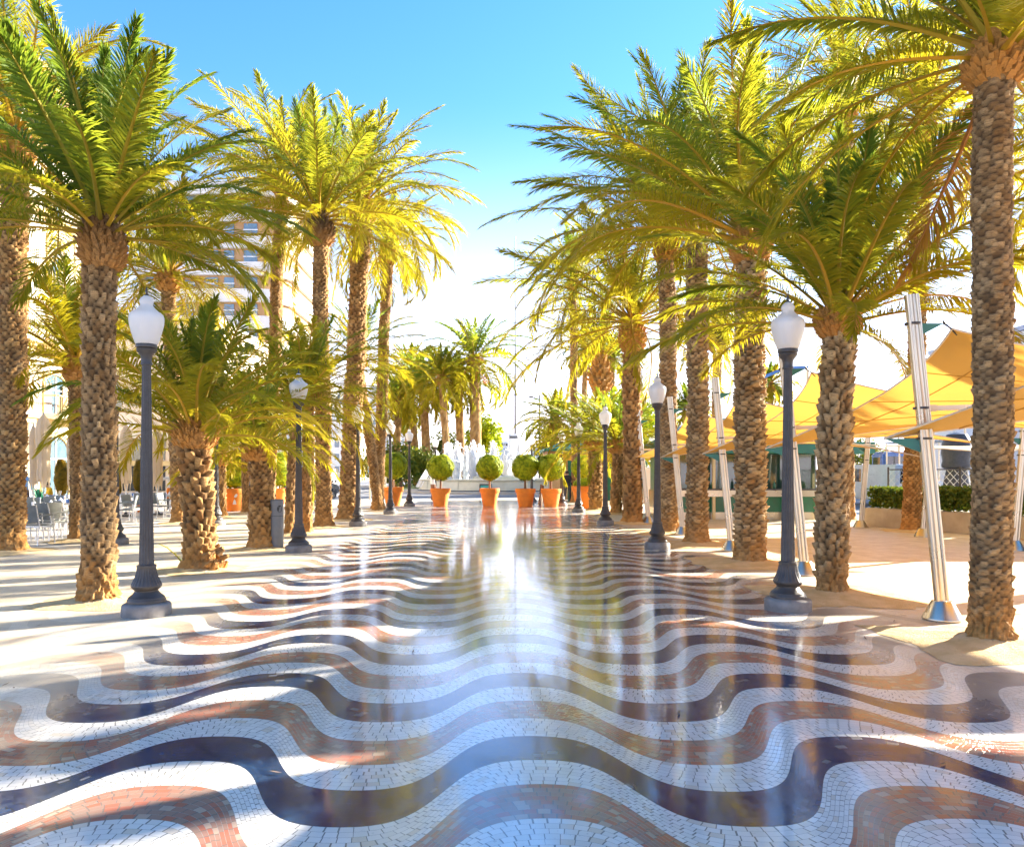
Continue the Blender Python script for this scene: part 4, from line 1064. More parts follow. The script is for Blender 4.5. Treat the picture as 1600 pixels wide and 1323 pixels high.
# ------------------------------------------------------------------ hedge planter and chain-link fence
def planter(x0, y0, x1, y1, h, lab, seed):
    t = thing('hedge_planter', lab, 'planter', (x0, y0, 0))
    dx, dy = x1 - x0, y1 - y0; L = math.hypot(dx, dy); t.rotation_euler = (0, 0, math.atan2(dy, dx))
    b = MB(); b.box(0, L, 0, .9, 0, h); b.build('trough', M['concrete'], t, bevel=.015)
    rg = np.random.default_rng(seed); n = int(1500 * L)
    p = np.stack([rg.uniform(.05, L - .05, n), rg.uniform(.1, .8, n), h + .02 + .62 * rg.uniform(0, 1, n) ** .8], -1)
    p[:, 2] *= (.95 + .12 * vnoise(p[:, 0] * 3, p[:, 0] * 0 + seed)); p[:, 1] += .14 * (vnoise(p[:, 0] * 4, p[:, 2] * 5) - .5)
    nr = np.stack([rg.normal(0, .4, n), (p[:, 1] - .45) * 2.2, .3 + rg.normal(0, .3, n)], -1); nr /= np.linalg.norm(nr, axis=1, keepdims=True)
    leaf_cloud('hedge', t, p, nr, .062, M['bush_leaf'], seed, None, 0, .5)
    b = MB(); nst = int(L * 3)
    for k in range(nst):
        xx = .2 + k * (L - .4) / nst; b.tube([(xx, .45, h - .02), (xx + .05, .4, h + .3), (xx - .03, .5, h + .5)], .012, 5)
    b.build('stems', M['wood'], t)
planter(11.35, 23.4, 12.75, 20.0, .56, 'low concrete planter with dark green hedge right of the kiosk', 3)
planter(12.75, 19.9, 13.4, 13.5, .56, 'low concrete planter with hedge behind the big right palm', 5)
def fence(x0, y0, x1, y1, lab, z0=.62, z1=1.72):
    t = thing('chain_link_fence', lab, 'fence', (x0, y0, 0)); dx, dy = x1 - x0, y1 - y0; L = math.hypot(dx, dy); t.rotation_euler = (0, 0, math.atan2(dy, dx))
    b = MB(); s = .22; n = int(L / s) + 6; hh = z1 - z0
    for k in range(-6, n):
        for sg in (1, -1):
            a0 = k * s; pts = []
            xa, xb = (a0, a0 + hh) if sg > 0 else (a0 + hh, a0)
            za, zb = z0, z1
            # clip to the fence length
            if max(xa, xb) <= 0 or min(xa, xb) >= L: continue
            def clip(x, xo, z, zo):
                if x < 0: return 0, z + (zo - z) * (0 - x) / (xo - x)
                if x > L: return L, z + (zo - z) * (L - x) / (xo - x)
                return x, z
            ca = clip(xa, xb, za, zb); cb = clip(xb, xa, zb, za)
            b.tube([(ca[0], 0, ca[1]), (cb[0], 0, cb[1])], .007, 4, cap=False)
    b.build('mesh_wire', M['aluminium'], t)
    for k in range(int(L / 2.4) + 1):
        q = MB(); q.tube([(k * 2.4, 0, 0), (k * 2.4, 0, z1 + .08)], .03, 10); q.build('post', M['iron'], t, True)
    q = MB(); q.tube([(0, 0, z1), (L, 0, z1)], .018, 8); q.build('top_rail', M['iron'], t, True)
fence(12.4, 24.0, 13.9, 20.2, 'chain link fence behind the hedge right of the kiosk')
fence(13.9, 20.1, 14.5, 13.0, 'chain link fence behind the big right palm')
# ------------------------------------------------------------------ buildings on the left
def window_unit(parent, o, ux, w, h, arched=False, name='window', depth=.25, shutters=True, nrm=None):
    """window standing on point o, width along ux, facing nrm"""
    ux = Vector(ux).normalized(); nz = Vector((0, 0, 1)); nr = Vector(nrm) if nrm else ux.cross(nz)
    def outline(s, dz=0):
        pts = [(-w / 2 * s, 0), (w / 2 * s, 0), (w / 2 * s, h * (.72 if arched else 1) * s ** .5)]
        if arched:
            for k in range(1, 8):
                a = PI * k / 8; pts.append((w / 2 * s * math.cos(a), h * .72 * s ** .5 + w / 2 * s * math.sin(a) * (h * .28 / (w / 2))))
        pts.append((-w / 2 * s, h * (.72 if arched else 1) * s ** .5)); return pts
    P = lambda p, d: Vector(o) + ux * p[0] + nz * p[1] + nr * d
    out, inn = outline(1.12), outline(1.0); n = len(out)
    b = MB(); V = [P(p, .10) for p in out] + [P(p, .10) for p in inn] + [P(p, .012) for p in out] + [P(p, .012) for p in inn]
    b.add(V, [(i, (i + 1) % n, n + (i + 1) % n, n + i) for i in range(n)] + [(i, 2 * n + i, 2 * n + (i + 1) % n, (i + 1) % n) for i in range(n)] + [(n + i, n + (i + 1) % n, 3 * n + (i + 1) % n, 3 * n + i) for i in range(n)])
    fr = b.build(name, M['trim'], parent)
    b = MB(); b.add([P(p, .02) for p in outline(.995)], [tuple(range(n))])
    b.build('pane', M['window'], fr)
    b = MB()
    b.bar(P((0, .02), .05), P((0, h * .95), .05), .08, .05); b.bar(P((-w / 2, h * .62), .05), P((w / 2, h * .62), .05), .05, .07)
    b.build('sash', M['white'], fr)
    if shutters:
        for s in (-1, 1):
            b = MB(); a0 = P((s * w * .5, .03), .06); a1 = P((s * w * .26, .03), .10)
            hh = h * (.72 if arched else .97)
            b.add([a0, a1, a1 + nz * hh * 1.06, a0 + nz * hh, a0 + nr * .05, a1 + nr * .05, a1 + nr * .05 + nz * hh * 1.06, a0 + nr * .05 + nz * hh],
                  [(0, 1, 2, 3), (7, 6, 5, 4), (0, 4, 5, 1), (2, 6, 7, 3), (0, 3, 7, 4), (1, 5, 6, 2)])
            b.build('shutter', M['shutter'], fr)
    return fr
def balcony(parent, o, ux, w, nr, stone=False):
    ux = Vector(ux); nr = Vector(nr); o = Vector(o); b = MB()
    c = o + nr * .55
    b.bar(c - ux * w / 2 + Vector((0, 0, -.12)), c + ux * w / 2 + Vector((0, 0, -.12)), 1.05, .24)
    bl = b.build('balcony', M['trim'] if stone else M['white_wall'], parent)
    r = MB(); f = o + nr * 1.0
    r.bar(f - ux * w / 2 + Vector((0, 0, .95)), f + ux * w / 2 + Vector((0, 0, .95)), .10, .08)
    n = int(w / .16)
    for k in range(n + 1):
        q = f + ux * (-w / 2 + w * k / n); 
        if stone: r.tube([q, q + Vector((0, 0, .3)), q + Vector((0, 0, .6)), q + Vector((0, 0, .92))], [.035, .07, .035, .04], 6)
        else: r.tube([q, q + Vector((0, 0, .92))], .018, 4)
    for s in (-1, 1): r.bar(o + nr * .05 + ux * s * w / 2 + Vector((0, 0, .95)), f + ux * s * w / 2 + Vector((0, 0, .95)), .08, .08)
    r.build('railing', M['white_wall'] if stone else M['trim'], bl)
HX = -24.0
ht = thing('hotel', 'white and ochre hotel with arched windows and balconies behind the cafe terrace', 'building', (HX, 40, 0))
wy = lambda px: 28800.0 / (768 - px) - 40
b = MB(); b.box(-14, 0, -14, 4.6, 0, 22.5); b.build('wall', M['white_wall'], ht)
b = MB()
for z in (4.35, 8.1, 11.7, 15.3, 18.9): b.box(-.1, .16, -14.05, 4.66, z - .16, z + .10); b.box(-.1, .30, -14.1, 4.75, z + .11, z + .24)
b.box(-14.2, .75, -14.3, 4.9, 22.5, 22.95); b.box(-14.1, .5, -14.2, 4.8, 22.2, 22.495); b.build('cornice', M['trim'], ht, bevel=.02)
b = MB()
for y in np.arange(-13.4, 4.7, 4.45): b.box(.0, .14, y - .28, y + .28, 0, 4.15); b.box(0, .12, y - .25, y + .25, 4.62, 22.15)
b.build('pilaster', M['white_wall'], ht, bevel=.015)
ys = [-11.2, -6.75, -2.3, 2.2]
for y in ys:
    f = window_unit(ht, (0, y, .35), (0, 1, 0), 2.5, 3.25, True, 'arched_door', shutters=False, nrm=(1, 0, 0))
    window_unit(ht, (0, y, 4.75), (0, 1, 0), 2.1, 2.2, True, nrm=(1, 0, 0)); balcony(ht, (0, y, 4.75), (0, 1, 0), 2.9, (1, 0, 0))
    window_unit(ht, (0, y, 8.5), (0, 1, 0), 1.5, 2.3, nrm=(1, 0, 0)); balcony(ht, (0, y, 8.45), (0, 1, 0), 3.2, (1, 0, 0), True)
    window_unit(ht, (0, y, 12.1), (0, 1, 0), 1.5, 2.3, nrm=(1, 0, 0)); balcony(ht, (0, y, 12.05), (0, 1, 0), 2.6, (1, 0, 0), y < 0)
    window_unit(ht, (0, y, 15.7), (0, 1, 0), 1.5, 2.2, nrm=(1, 0, 0))
    window_unit(ht, (0, y, 19.3), (0, 1, 0), 1.4, 1.9, nrm=(1, 0, 0))
# peach building with strip windows behind the second row of umbrellas
pv = thing('building', 'plain peach rendered building with dark strip windows behind the nearest left lamp', 'building', (-29.6, 60, 0))
b = MB(); b.box(-2, 8.2, 0, 16, 4.75, 13.4); b.box(-2, 8.2, .5, 16, 0, 4.74); b.build('wall', M['peach_wall'], pv, bevel=.03)
b = MB(); b.box(-2.2, 8.4, -.25, 16.2, 4.25, 4.72); b.build('eave', M['white_wall'], pv, bevel=.03)
b = MB(); b.box(-2.15, 8.35, -.15, 16.1, 13.41, 13.75); b.build('coping', M['white_wall'], pv, bevel=.03)
for k in range(5):
    b = MB(); b.box(-1.6 + k * 1.95, .0 + k * 1.95, .40, .52, 2.55, 4.2); b.build('window', M['car_glass'], pv)
    b = MB(); b.box(-1.6 + k * 1.95, .0 + k * 1.95, .40, .52, .15, 2.1); b.build('door', M['dark'], pv)
b = MB(); b.box(-2, 8.2, .2, .56, 2.12, 2.5); b.build('band', M['trim'], pv, bevel=.01)
b = MB(); b.box(1.15, 1.8, -.06, .02, 5.1, 5.5); b.build('plaque', M['white'], pv, bevel=.01)
# pale blue glazed shopfront
gb = thing('building', 'low building with tall blue shop windows behind the waiter', 'building', (-23.6, 66, 0))
b = MB(); b.box(-2.5, 5.2, 0, 10, 0, 8.6); b.build('wall', M['tower_white'], gb, bevel=.03)
for k in range(4):
    for z in (.3, 4.2):
        b = MB(); x = -2.1 + k * 1.85; b.box(x, x + 1.4, -.08, .02, z, z + 3.3); f = b.build('window', M['window'], gb)
        b = MB(); b.box(x - .06, x + 1.46, -.14, -.085, z + 1.9, z + 2.0); b.box(x + .67, x + .73, -.13, -.086, z, z + 1.89); b.build('mullion', M['blue'], f)
# banded tower
tw = thing('tower_block', 'tall tower with white bands and brown window strips behind the left crowns', 'building', (-30.5, 86, 0))
def rounded(w0, w1, d, r, off=0):
    P = [(w0 - off, d + off), (w0 - off, -off)]
    for k in range(9):
        a = -PI / 2 + PI / 2 * k / 8; P.append((w1 - r + (r + off) * math.cos(a), r + (r + off) * math.sin(a)))
    P.append((w1 + off, d + off)); return P
b = MB(); b.prism(rounded(-9, 7.2, 14, 3), 0, 32.2); b.build('wall', M['tower_brown'], tw)
b = MB()
for k in range(11): b.prism(rounded(-9, 7.2, 14, 3, .45), 2.7 + k * 3.0 - .1, 2.7 + k * 3.0 + 1.35)
b.build('parapet_band', M['tower_white'], tw)
for k in range(10):
    for q in range(6):
        x = -8.2 + q * 2.2; b = MB(); z = 4.1 + k * 3.0
        b.box(x, x + (1.5 if q % 2 else 1.1), -.12, .05, z, z + 1.3); f = b.build('window', M['window'], tw)
        b = MB(); b.box(x - .08, x + 1.58 * (1 if q % 2 else .74), -.16, -.122, z + .55, z + .65); b.build('frame', M['white'], f)
b = MB(); b.box(-6, 2, 3, 9, 32.2, 34.4); b.build('roof_house', M['tower_white'], tw)
# far terraces up the street
rb = random.Random(8)
far_b = [(-62, 150, 16, 9, 10, 'long white harbour side house with rows of small windows up the street'), (-40, 190, 14, 12, 16, 'pale stepped apartment house far up the street beside the tall straight palm'), (-34, 250, 16, 12, 30, 'tall pale block farthest up the street')]
for x, y, w, d, h_, lab in far_b:
    t = thing('building', lab, 'building', (x, y, 0))
    b = MB(); b.box(-w / 2, w / 2, 0, d, 0, h_ * .7); b.box(-w / 2 + 2, w / 2 - 1, .8, d - .2, h_ * .7, h_); b.build('wall', M['tower_white'], t, bevel=.04)
    k = 0
    for z in np.arange(1.5, h_ * .7 - 1.6, 3.1):
        for xx in np.arange(-w / 2 + 1, w / 2 - 1, 2.4):
            b = MB(); b.box(xx, xx + 1.1, -.09, .05, z, z + 1.5); b.build('window', M['window'], t)
# hotel across the harbour street on the right
rt = thing('building', 'grey white hotel with blue balconies at the right edge of the frame', 'building', (44, 62, 0))
b = MB(); b.box(-.5, 26, 0, 14, 0, 13.2); b.box(-6, -.5, 1, 4, 0, 11.2); b.build('wall', M['tower_white'], rt, bevel=.04)
b = MB(); b.box(-.7, 26.2, -.4, 14.2, 13.21, 13.6); b.add([(-6.3, .7, 11.25), (-.55, .7, 11.25), (-.55, 4.2, 11.25), (-6.3, 4.2, 11.25), (-5, 2, 12.6), (-.55, 2, 12.6), (-.55, 3, 12.6), (-5, 3, 12.6)], [(0, 1, 5, 4), (1, 2, 6, 5), (2, 3, 7, 6), (3, 0, 4, 7), (4, 5, 6, 7)]); b.build('roof', pm('slate_roof', (.42, .44, .5), (.36, .38, .44), .6, .7), rt)
for r_ in range(4):
    for q in range(8):
        b = MB(); x = .4 + q * 2.9; z = 1.2 + r_ * 3.05; b.box(x, x + 1.8, -.06, .05, z, z + 2.0); f = b.build('window', M['window'], rt)
    b = MB(); b.box(-.1, 26, -.9, -.01, .85 + r_ * 3.05, 1.0 + r_ * 3.05); b.box(-.1, 26, -.9, -.84, 1.01 + r_ * 3.05, 1.9 + r_ * 3.05); b.build('balcony', M['tower_white'], rt)
# small white sheds beside the far kiosk
sh = thing('stone_pillar', 'cream gate pillar left of the straight scaly palm', 'pillar', bw(1012, 40))
b = MB(); b.box(-.22, .22, -.22, .22, 0, 1.75); b.build('shaft', M['peach_wall'], sh, bevel=.02); b = MB(); b.box(-.28, .28, -.28, .28, 1.755, 1.9); b.build('cap', M['white_wall'], sh, bevel=.02)

# ------------------------------------------------------------------ vehicles
def car(lab, cat, loc, rz, paint, L=4.2, Wd=1.75, Hh=1.45, van=False, name='parked_car'):
    t = thing(name, lab, cat, loc, rz)
    if van: pr = [(-L / 2, .3), (-L / 2, Hh * .97), (-L / 2 + .1, Hh), (L * .22, Hh), (L * .36, Hh * .62), (L / 2 - .05, Hh * .5), (L / 2, .3)]
    else: pr = [(-L / 2, .3), (-L / 2, .8), (-L * .42, .92), (-L * .3, Hh * .97), (-L * .18, Hh), (L * .12, Hh), (L * .28, .95), (L * .46, .82), (L / 2, .62), (L / 2, .3)]
    b = MB(); b.prism([(x, z) for x, z in pr], -Wd / 2, Wd / 2, axis='y'); b.build('body', paint, t, True, bevel=.06)
    g = [(-L * .27, .95), (-L * .2, Hh * .93), (L * .1, Hh * .93), (L * .23, .95)] if not van else [(L * .02, Hh * .58), (L * .02, Hh * .9), (L * .2, Hh * .9), (L * .32, Hh * .6)]
    for s in (-1, 1):
        b = MB(); y = s * (Wd / 2 + .004); b.add([(x, y, z) for x, z in g], [tuple(range(len(g)))]); b.build('side_window', M['car_glass'], t)
    fx = [(L * .285, .97), (L * .135, Hh * .95)] if not van else [(L * .345, Hh * .66), (L * .235, Hh * .94)]
    b = MB(); b.add([(fx[0][0] + .02, -Wd * .42, fx[0][1]), (fx[0][0] + .02, Wd * .42, fx[0][1]), (fx[1][0] + .02, Wd * .38, fx[1][1]), (fx[1][0] + .02, -Wd * .38, fx[1][1])], [(0, 1, 2, 3)]); b.build('windscreen', M['car_glass'], t)
    rx = -L * .31 if not van else -L / 2 - .006
    b = MB()
    if van: b.add([(rx, -Wd * .4, Hh * .55), (rx, Wd * .4, Hh * .55), (rx, Wd * .38, Hh * .9), (rx, -Wd * .38, Hh * .9)], [(0, 1, 2, 3)])
    else: b.add([(-L * .425, -Wd * .4, .96), (-L * .425, Wd * .4, .96), (-L * .32, Wd * .36, Hh * .94), (-L * .32, -Wd * .36, Hh * .94)], [(0, 1, 2, 3)])
    b.build('rear_window', M['car_glass'], t)
    for sx in (-1, 1):
        for s in (-1, 1):
            b = MB(); ring = [(.20, -.1), (.32, -.1), (.33, -.05), (.33, .05), (.32, .1), (.20, .1)]
            b.lathe(ring, 24); o = b.build('wheel', M['rubber'], t, True); o.location = (sx * L * .31, s * (Wd / 2 - .06), .33); o.rotation_euler = (PI / 2, 0, 0)
            b = MB(); b.lathe([(.01, -.06), (.2, -.075), (.2, .075), (.01, .06)], 16); b.build('rim', M['aluminium'], o)
    for s in (-1, 1):
        b = MB(); b.box(L / 2 - .06, L / 2 + .012, s * Wd * .36 - .14, s * Wd * .36 + .14, .58, .72); b.build('headlight', M['globe'], t, bevel=.02)
        b = MB(); b.box(-L / 2 - .012, -L / 2 + .05, s * Wd * .4 - .1, s * Wd * .4 + .1, .68, .86); b.build('tail_light', pm('red_lens', (.4, .02, .02), (.3, .02, .02), 5, .3), t, bevel=.02)
    return t
pb = pm('blue_car_paint', (.05, .16, .42), (.045, .14, .38), 2, .3, coat=.6); pw = pm('white_car_paint', (.7, .71, .72), (.65, .66, .67), 2, .3, coat=.6)
pd = pm('dark_car_paint', (.03, .035, .05), (.025, .03, .04), 2, .3, coat=.6); pg = pm('silver_car_paint', (.45, .5, .56), (.4, .45, .5), 2, .3, coat=.6)
car('dark parked car partly behind the shaggy left palms', 'car', bw(486, 47), 1.3, pd)
car('white van driving far up the street between two left palms', 'van', bw(513, 120), 1.6, pw, 4.9, 1.95, 2.1, True, 'van')
car('silver car glimpsed beside the cream gate pillar', 'car', bw(1006, 47), .5, pg)
car('pale blue van parked behind the chain link fence', 'van', (19.2, 38, 0), 1.75, pg, 4.8, 1.9, 2.0, True, 'van')
lr = thing('truck', 'blue work truck with ladder rack behind the hedge', 'truck', (22.4, 41, 0), 1.5)
b = MB(); b.box(-2.6, 1.0, -1.1, 1.1, .75, 1.0); b.box(-2.6, .9, -1.1, 1.1, 1.0, 1.15); b.build('bed', pg, lr, bevel=.03)
b = MB(); b.box(.95, 2.5, -1.05, 1.05, .6, 2.75); b.build('cab', pb, lr, True, bevel=.12)
for s in (-1, 1):
    b = MB(); b.box(1.3, 2.2, s * 1.056 - .004, s * 1.056 + .004, 1.65, 2.45); b.build('side_window', M['car_glass'], lr)
b = MB(); b.box(.935, .945, -.9, .9, 1.6, 2.5); b.build('rear_window', M['car_glass'], lr)
b = MB()
for x in (-2.4, -.9, .6):
    for s in (-1, 1): b.tube([(x, s * 1.0, 1.15), (x, s * 1.0, 3.2)], .04, 6)
    b.tube([(x, -1, 3.2), (x, 1, 3.2)], .04, 6)
for s in (-1, 1): b.tube([(-2.6, s * 1.0, 3.2), (.8, s * 1.0, 3.2)], .04, 6)
for k in range(8): b.tube([(-2.4 + k * .42, -.25, 3.28), (-2.4 + k * .42, .25, 3.28)], .025, 5)
b.build('ladder_rack', M['steel'], lr)
for x in (-1.7, 1.7):
    for s in (-1, 1):
        b = MB(); b.lathe([(.2, -.13), (.42, -.13), (.44, -.06), (.44, .06), (.42, .13), (.2, .13)], 22); o = b.build('wheel', M['rubber'], lr, True); o.location = (x, s * .95, .44); o.rotation_euler = (PI / 2, 0, 0)
        b = MB(); b.lathe([(.01, -.08), (.2, -.1), (.2, .1), (.01, .08)], 14); b.build('rim', M['aluminium'], o)
# rounded grey sculpture like a chess piece
x0, _, _ = at(1495, 700, 34)
cs = thing('sculpture', 'tall grey stone sculpture shaped like a chess pawn behind the fence', 'sculpture', (x0, 34, 0))
b = MB(); b.lathe([(.62, 0), (.64, .25), (.55, .4), (.5, .6), (.56, .9), (.5, 1.3), (.42, 1.7), (.44, 1.75)], 32); b.build('base', M['iron'], cs, True)
b = MB(); b.lathe([(.44, 1.75), (.58, 1.85), (.6, 1.95), (.56, 2.15), (.62, 2.5), (.58, 2.95), (.4, 3.3), (.02, 3.42)], 32); b.build('head', M['iron'], cs, True)
for px, d, h_, lab in ((1418, 40, 3.5, 'grey signal pole rising beside the blue truck'), (1535, 36, 5.2, 'tall pale pole right of the pawn sculpture'), (1508, 52, 10.8, 'thin lamp mast with a small cap above the large yellow sail'), (1404, 60, 5.6, 'thin pole behind the lower sail edge')):
    x, y, _ = bw(px, d); t = thing('pole', lab, 'pole', (x, y, 0))
    b = MB(); b.tube([(0, 0, 0), (0, 0, h_)], [.09, .05], 10); b.build('shaft', M['steel'], t, True)
    b = MB(); b.lathe([(.12, h_ - .02), (.16, h_ + .06), (.05, h_ + .14)], 12); b.build('cap', M['iron'], t)
    b = MB(); b.lathe([(.16, 0), (.16, .04), (.1, .08)], 12); b.build('foot', M['iron'], t)
# blue curved sign arm
x0, _, z0 = at(1196, 588, 40); x1, _, z1 = at(1262, 574, 40)
ar = thing('gantry', 'blue curved gantry arm behind the nearest right lamp', 'gantry', (x1, 40, 0))
b = MB(); b.tube([(0, 0, 0), (0, 0, z1)], .08, 10); b.build('upright', M['steel'], ar)
b = MB(); b.tube([(x0 - x1 - .5, 0, z0 - .35), (x0 - x1, 0, z0), ((x0 - x1) * .55, 0, z1 - .05), (0, 0, z1)], .085, 10); b.build('arm', M['blue'], ar, True)
# blue and teal street signs by the trees
for px, py0, py1, w, lab, nm in ((578, 703, 740, 6, 'tall blue street sign with a green foot seen between two left palms', 'street_sign'), (602, 711, 718, 6, 'small blue direction sign beside the flattened topiary', 'direction_sign')):
    d = 46; x, _, zt = at(px, py0, d); _, _, zb = at(px, py1, d); t = thing(nm, lab, 'sign', (x, d, 0)); w_ = w / F * d / 2
    b = MB(); b.tube([(0, .06, 0), (0, .06, zt)], .05, 8); b.build('post', M['steel'], t)
    b = MB(); b.box(-w_, w_, -.03, .005, zb, zt); b.build('panel', pm(nm + '_blue', (.02, .38, .62), (.02, .33, .55), 3, .4), t, bevel=.01)
    b = MB(); b.box(-w_ * .6, w_ * .6, -.038, -.031, zb + (zt - zb) * .42, zb + (zt - zb) * .6); b.build('stripe', M['white'], t)

# ------------------------------------------------------------------ ship and mast beyond the fountain
d = 150; x0, _, z0 = at(805, 690, d)
st = thing('ship', 'pale grey ship with white cabin and a very tall mast behind the fountain', 'ship', (x0, d, 0))
s_ = d / F
b = MB(); pr = [(-34 * s_, 6.1), (28 * s_, 6.1), (60 * s_, 7.0), (52 * s_, 3.0), (-24 * s_, 3.0)]
b.prism(pr, -2.5, 3.0, axis='y'); b.build('hull', M['hull'], st, True, bevel=.15)
b = MB(); b.box(-10 * s_, 4 * s_, -1.6, 1.6, 6.1, 9.0); b.box(-26 * s_, -11 * s_, -1.5, 1.5, 6.1, 7.6); b.build('cabin', M['white'], st, bevel=.1)
b = MB(); b.box(-9.5 * s_, 3.5 * s_, -1.65, -1.602, 8.1, 8.6)
for k in range(4): b.box((-25 + 3.5 * k) * s_, (-22.8 + 3.5 * k) * s_, -1.56, -1.502, 6.7, 7.2)
b.build('cabin_window', M['car_glass'], st)
b = MB(); zt = at(805, 370, d)[2]; b.tube([(0, 0, 6), (0, 0, zt)], [.2, .07], 8); b.build('mast', M['iron'], st)
for zpx in (505, 561, 617):
    z = at(0, zpx, d)[2]; b = MB(); b.tube([(-16 * s_, 0, z + .3), (0, 0, z), (18 * s_, 0, z + .2)], .05, 5); b.tube([(18 * s_, 0, z - .2), (18 * s_, 0, z + .6)], .05, 5); b.build('spreader', M['iron'], st)
b = MB()
for k in range(16): b.tube([((-32 + 5 * k) * s_, -2.4, 6.1), ((-32 + 5 * k) * s_, -2.4, 7.1)], .04, 4)
b.tube([(-33 * s_, -2.4, 7.1), (44 * s_, -2.4, 7.1)], .04, 4); b.build('railing', M['white'], st)
b = MB(); b.box(-24 * s_, -2 * s_, -1.2, 1.2, 10.6, 10.75); b.tube([(-22 * s_, 0, 7.6), (-22 * s_, 0, 11)], .1, 5); b.tube([(-4 * s_, 0, 9), (-4 * s_, 0, 10.6)], .1, 5); b.build('awning_frame', M['white'], st)
for px, py, d, lab in ((843, 618, 95, 'dark street light mast right of the ship mast'), (605, 640, 110, 'thin distant street light above the fourth left lamp')):
    x, _, z = at(px, py, d); t = thing('light_mast', lab, 'street light', (x, d, 0))
    b = MB(); b.tube([(0, 0, 0), (0, 0, z)], [.14, .08], 8); b.build('pole', M['iron'], t)
    b = MB(); b.bar((0, 0, z - .5), (-.9, 0, z - .2), .12, .1); b.box(-1.3, -.8, -.15, .15, z - .28, z - .1); b.build('lamp_head', M['iron'], t)

# ------------------------------------------------------------------ cafe terrace
def chair_proto():
    t = thing('cafe_chair', None, 'chair', group='grey cafe chairs')
    b = MB(); b.box(-.22, .22, -.21, .22, .43, .46); b.build('seat', M['chair_plastic'], t, bevel=.012)
    b = MB(); n = 6
    V = []
    for s in (0, .022):
        for q in range(n + 1):
            f = q / n
            for u in range(7):
                x = -.21 + .42 * u / 6; V.append((x, .21 + .10 * f + .03 * (1 - (x / .21) ** 2) + s, .5 + .40 * f))
    k = 7 * (n + 1); Fs = []
    for q in range(n):
        for u in range(6):
            i = q * 7 + u; Fs += [(i, i + 1, i + 8, i + 7), (k + i, k + i + 7, k + i + 8, k + i + 1)]
    for q in range(n):
        for i in (q * 7, q * 7 + 6): Fs.append((i, i + 7, k + i + 7, k + i))
    for u in range(6):
        for i in (u, n * 7 + u): Fs.append((i, i + 1, k + i + 1, k + i))
    b.add(V, Fs); b.build('backrest', M['chair_plastic'], t, True)
    for sx in (-1, 1):
        b = MB(); b.tube([(sx * .235, -.23, 0), (sx * .225, -.2, .45), (sx * .235, -.18, .66)], .014, 8); b.build('leg', M['aluminium'], t, True)
        b = MB(); b.tube([(sx * .235, .29, 0), (sx * .225, .22, .45), (sx * .222, .32, .9)], .014, 8); b.build('leg', M['aluminium'], t, True)
        b = MB(); b.tube([(sx * .235, -.2, .66), (sx * .24, .05, .675), (sx * .228, .255, .64)], .018, 8); b.build('armrest', M['chair_plastic'], t, True)
    b = MB(); b.bar((-.22, -.19, .41), (.22, -.19, .41), .03, .03); b.bar((-.22, .2, .41), (.22, .2, .41), .03, .03); b.build('seat_frame', M['aluminium'], t)
    return t
ch = chair_proto()
CH = [  # px, py, turn, label
 (44, 846, 2.7, 'grey chair beside the left edge palm, its back to the walk'), (60, 850, 2.95, 'grey chair standing farthest forward on the cafe terrace'), (83, 843, 2.75, 'grey chair with back to the walk, second right of the foremost one'),
 (94, 840, 2.8, 'grey chair left of the darker chair by the palm trunk'), (108, 834, 2.6, 'shadowed chair right against the palm behind the nearest trunk'), (71, 842, -2.0, 'chair turned sideways between the foremost chairs'),
 (45, 826, .3, 'dark backed chair beyond the front table near the left edge palm'), (56, 824, 2.9, 'pale chair behind the foremost chair'), (66, 823, .1, 'blue shaded chair behind the front cafe table'), (83, 819, .2, 'dark chair facing the walk right of the umbrella pole'), (91, 822, 2.8, 'pale chair behind the pair of front chairs'),
 (197, 818, -1.2, 'chair lit from the side just right of the half hidden lamp'), (208, 815, 1.3, 'pale chair turned sideways left of the nearest lamp post'), (216, 812, .2, 'dark chair at the table left of the nearest lamp post'),
 (248, 809, .3, 'dark chair just right of the nearest lamp post'), (262, 810, 1.5, 'pale sideways chair before the waiter'), (277, 808, .4, 'dark chair left of the short stout palm'), (287, 806, 2.9, 'chair half behind the short stout palm'),
]
for i, (px, py, rz, lab) in enumerate(CH):
    x, y = gp(px, py)
    if i == 0: ch.location = (x, y, 0); ch.rotation_euler = (0, 0, rz); ch['label'] = lab
    else: dup(ch, (x, y, 0), rz, lab)
def table_proto():
    t = thing('cafe_table', None, 'table', group='square cafe tables')
    b = MB(); b.box(-.42, .42, -.42, .42, .715, .745); b.build('table_top', M['table_top'], t, bevel=.008)
    for sx in (-1, 1):
        for sy in (-1, 1):
            b = MB(); b.tube([(sx * .36, sy * .36, 0), (sx * .36, sy * .36, .714)], .022, 8); b.build('leg', M['aluminium'], t)
    b = MB(); b.bar((-.36, 0, .69), (.36, 0, .69), .04, .03); b.build('frame', M['aluminium'], t)
    return t
tb = table_proto()
TB = [(70, 835, 'front cafe table behind the foremost chairs'), (100, 825, 'cafe table under the narrow closed umbrella'), (48, 818, 'cafe table by the person in light blue'), (86, 813, 'cafe table before the diner in yellow'),
      (205, 806, 'cafe table left of the nearest lamp post'), (258, 803, 'cafe table just right of the nearest lamp post'), (284, 801, 'cafe table in front of the waiter'), (222, 801, 'cafe table half behind the nearest lamp post')]
rb = random.Random(5); ti = 0
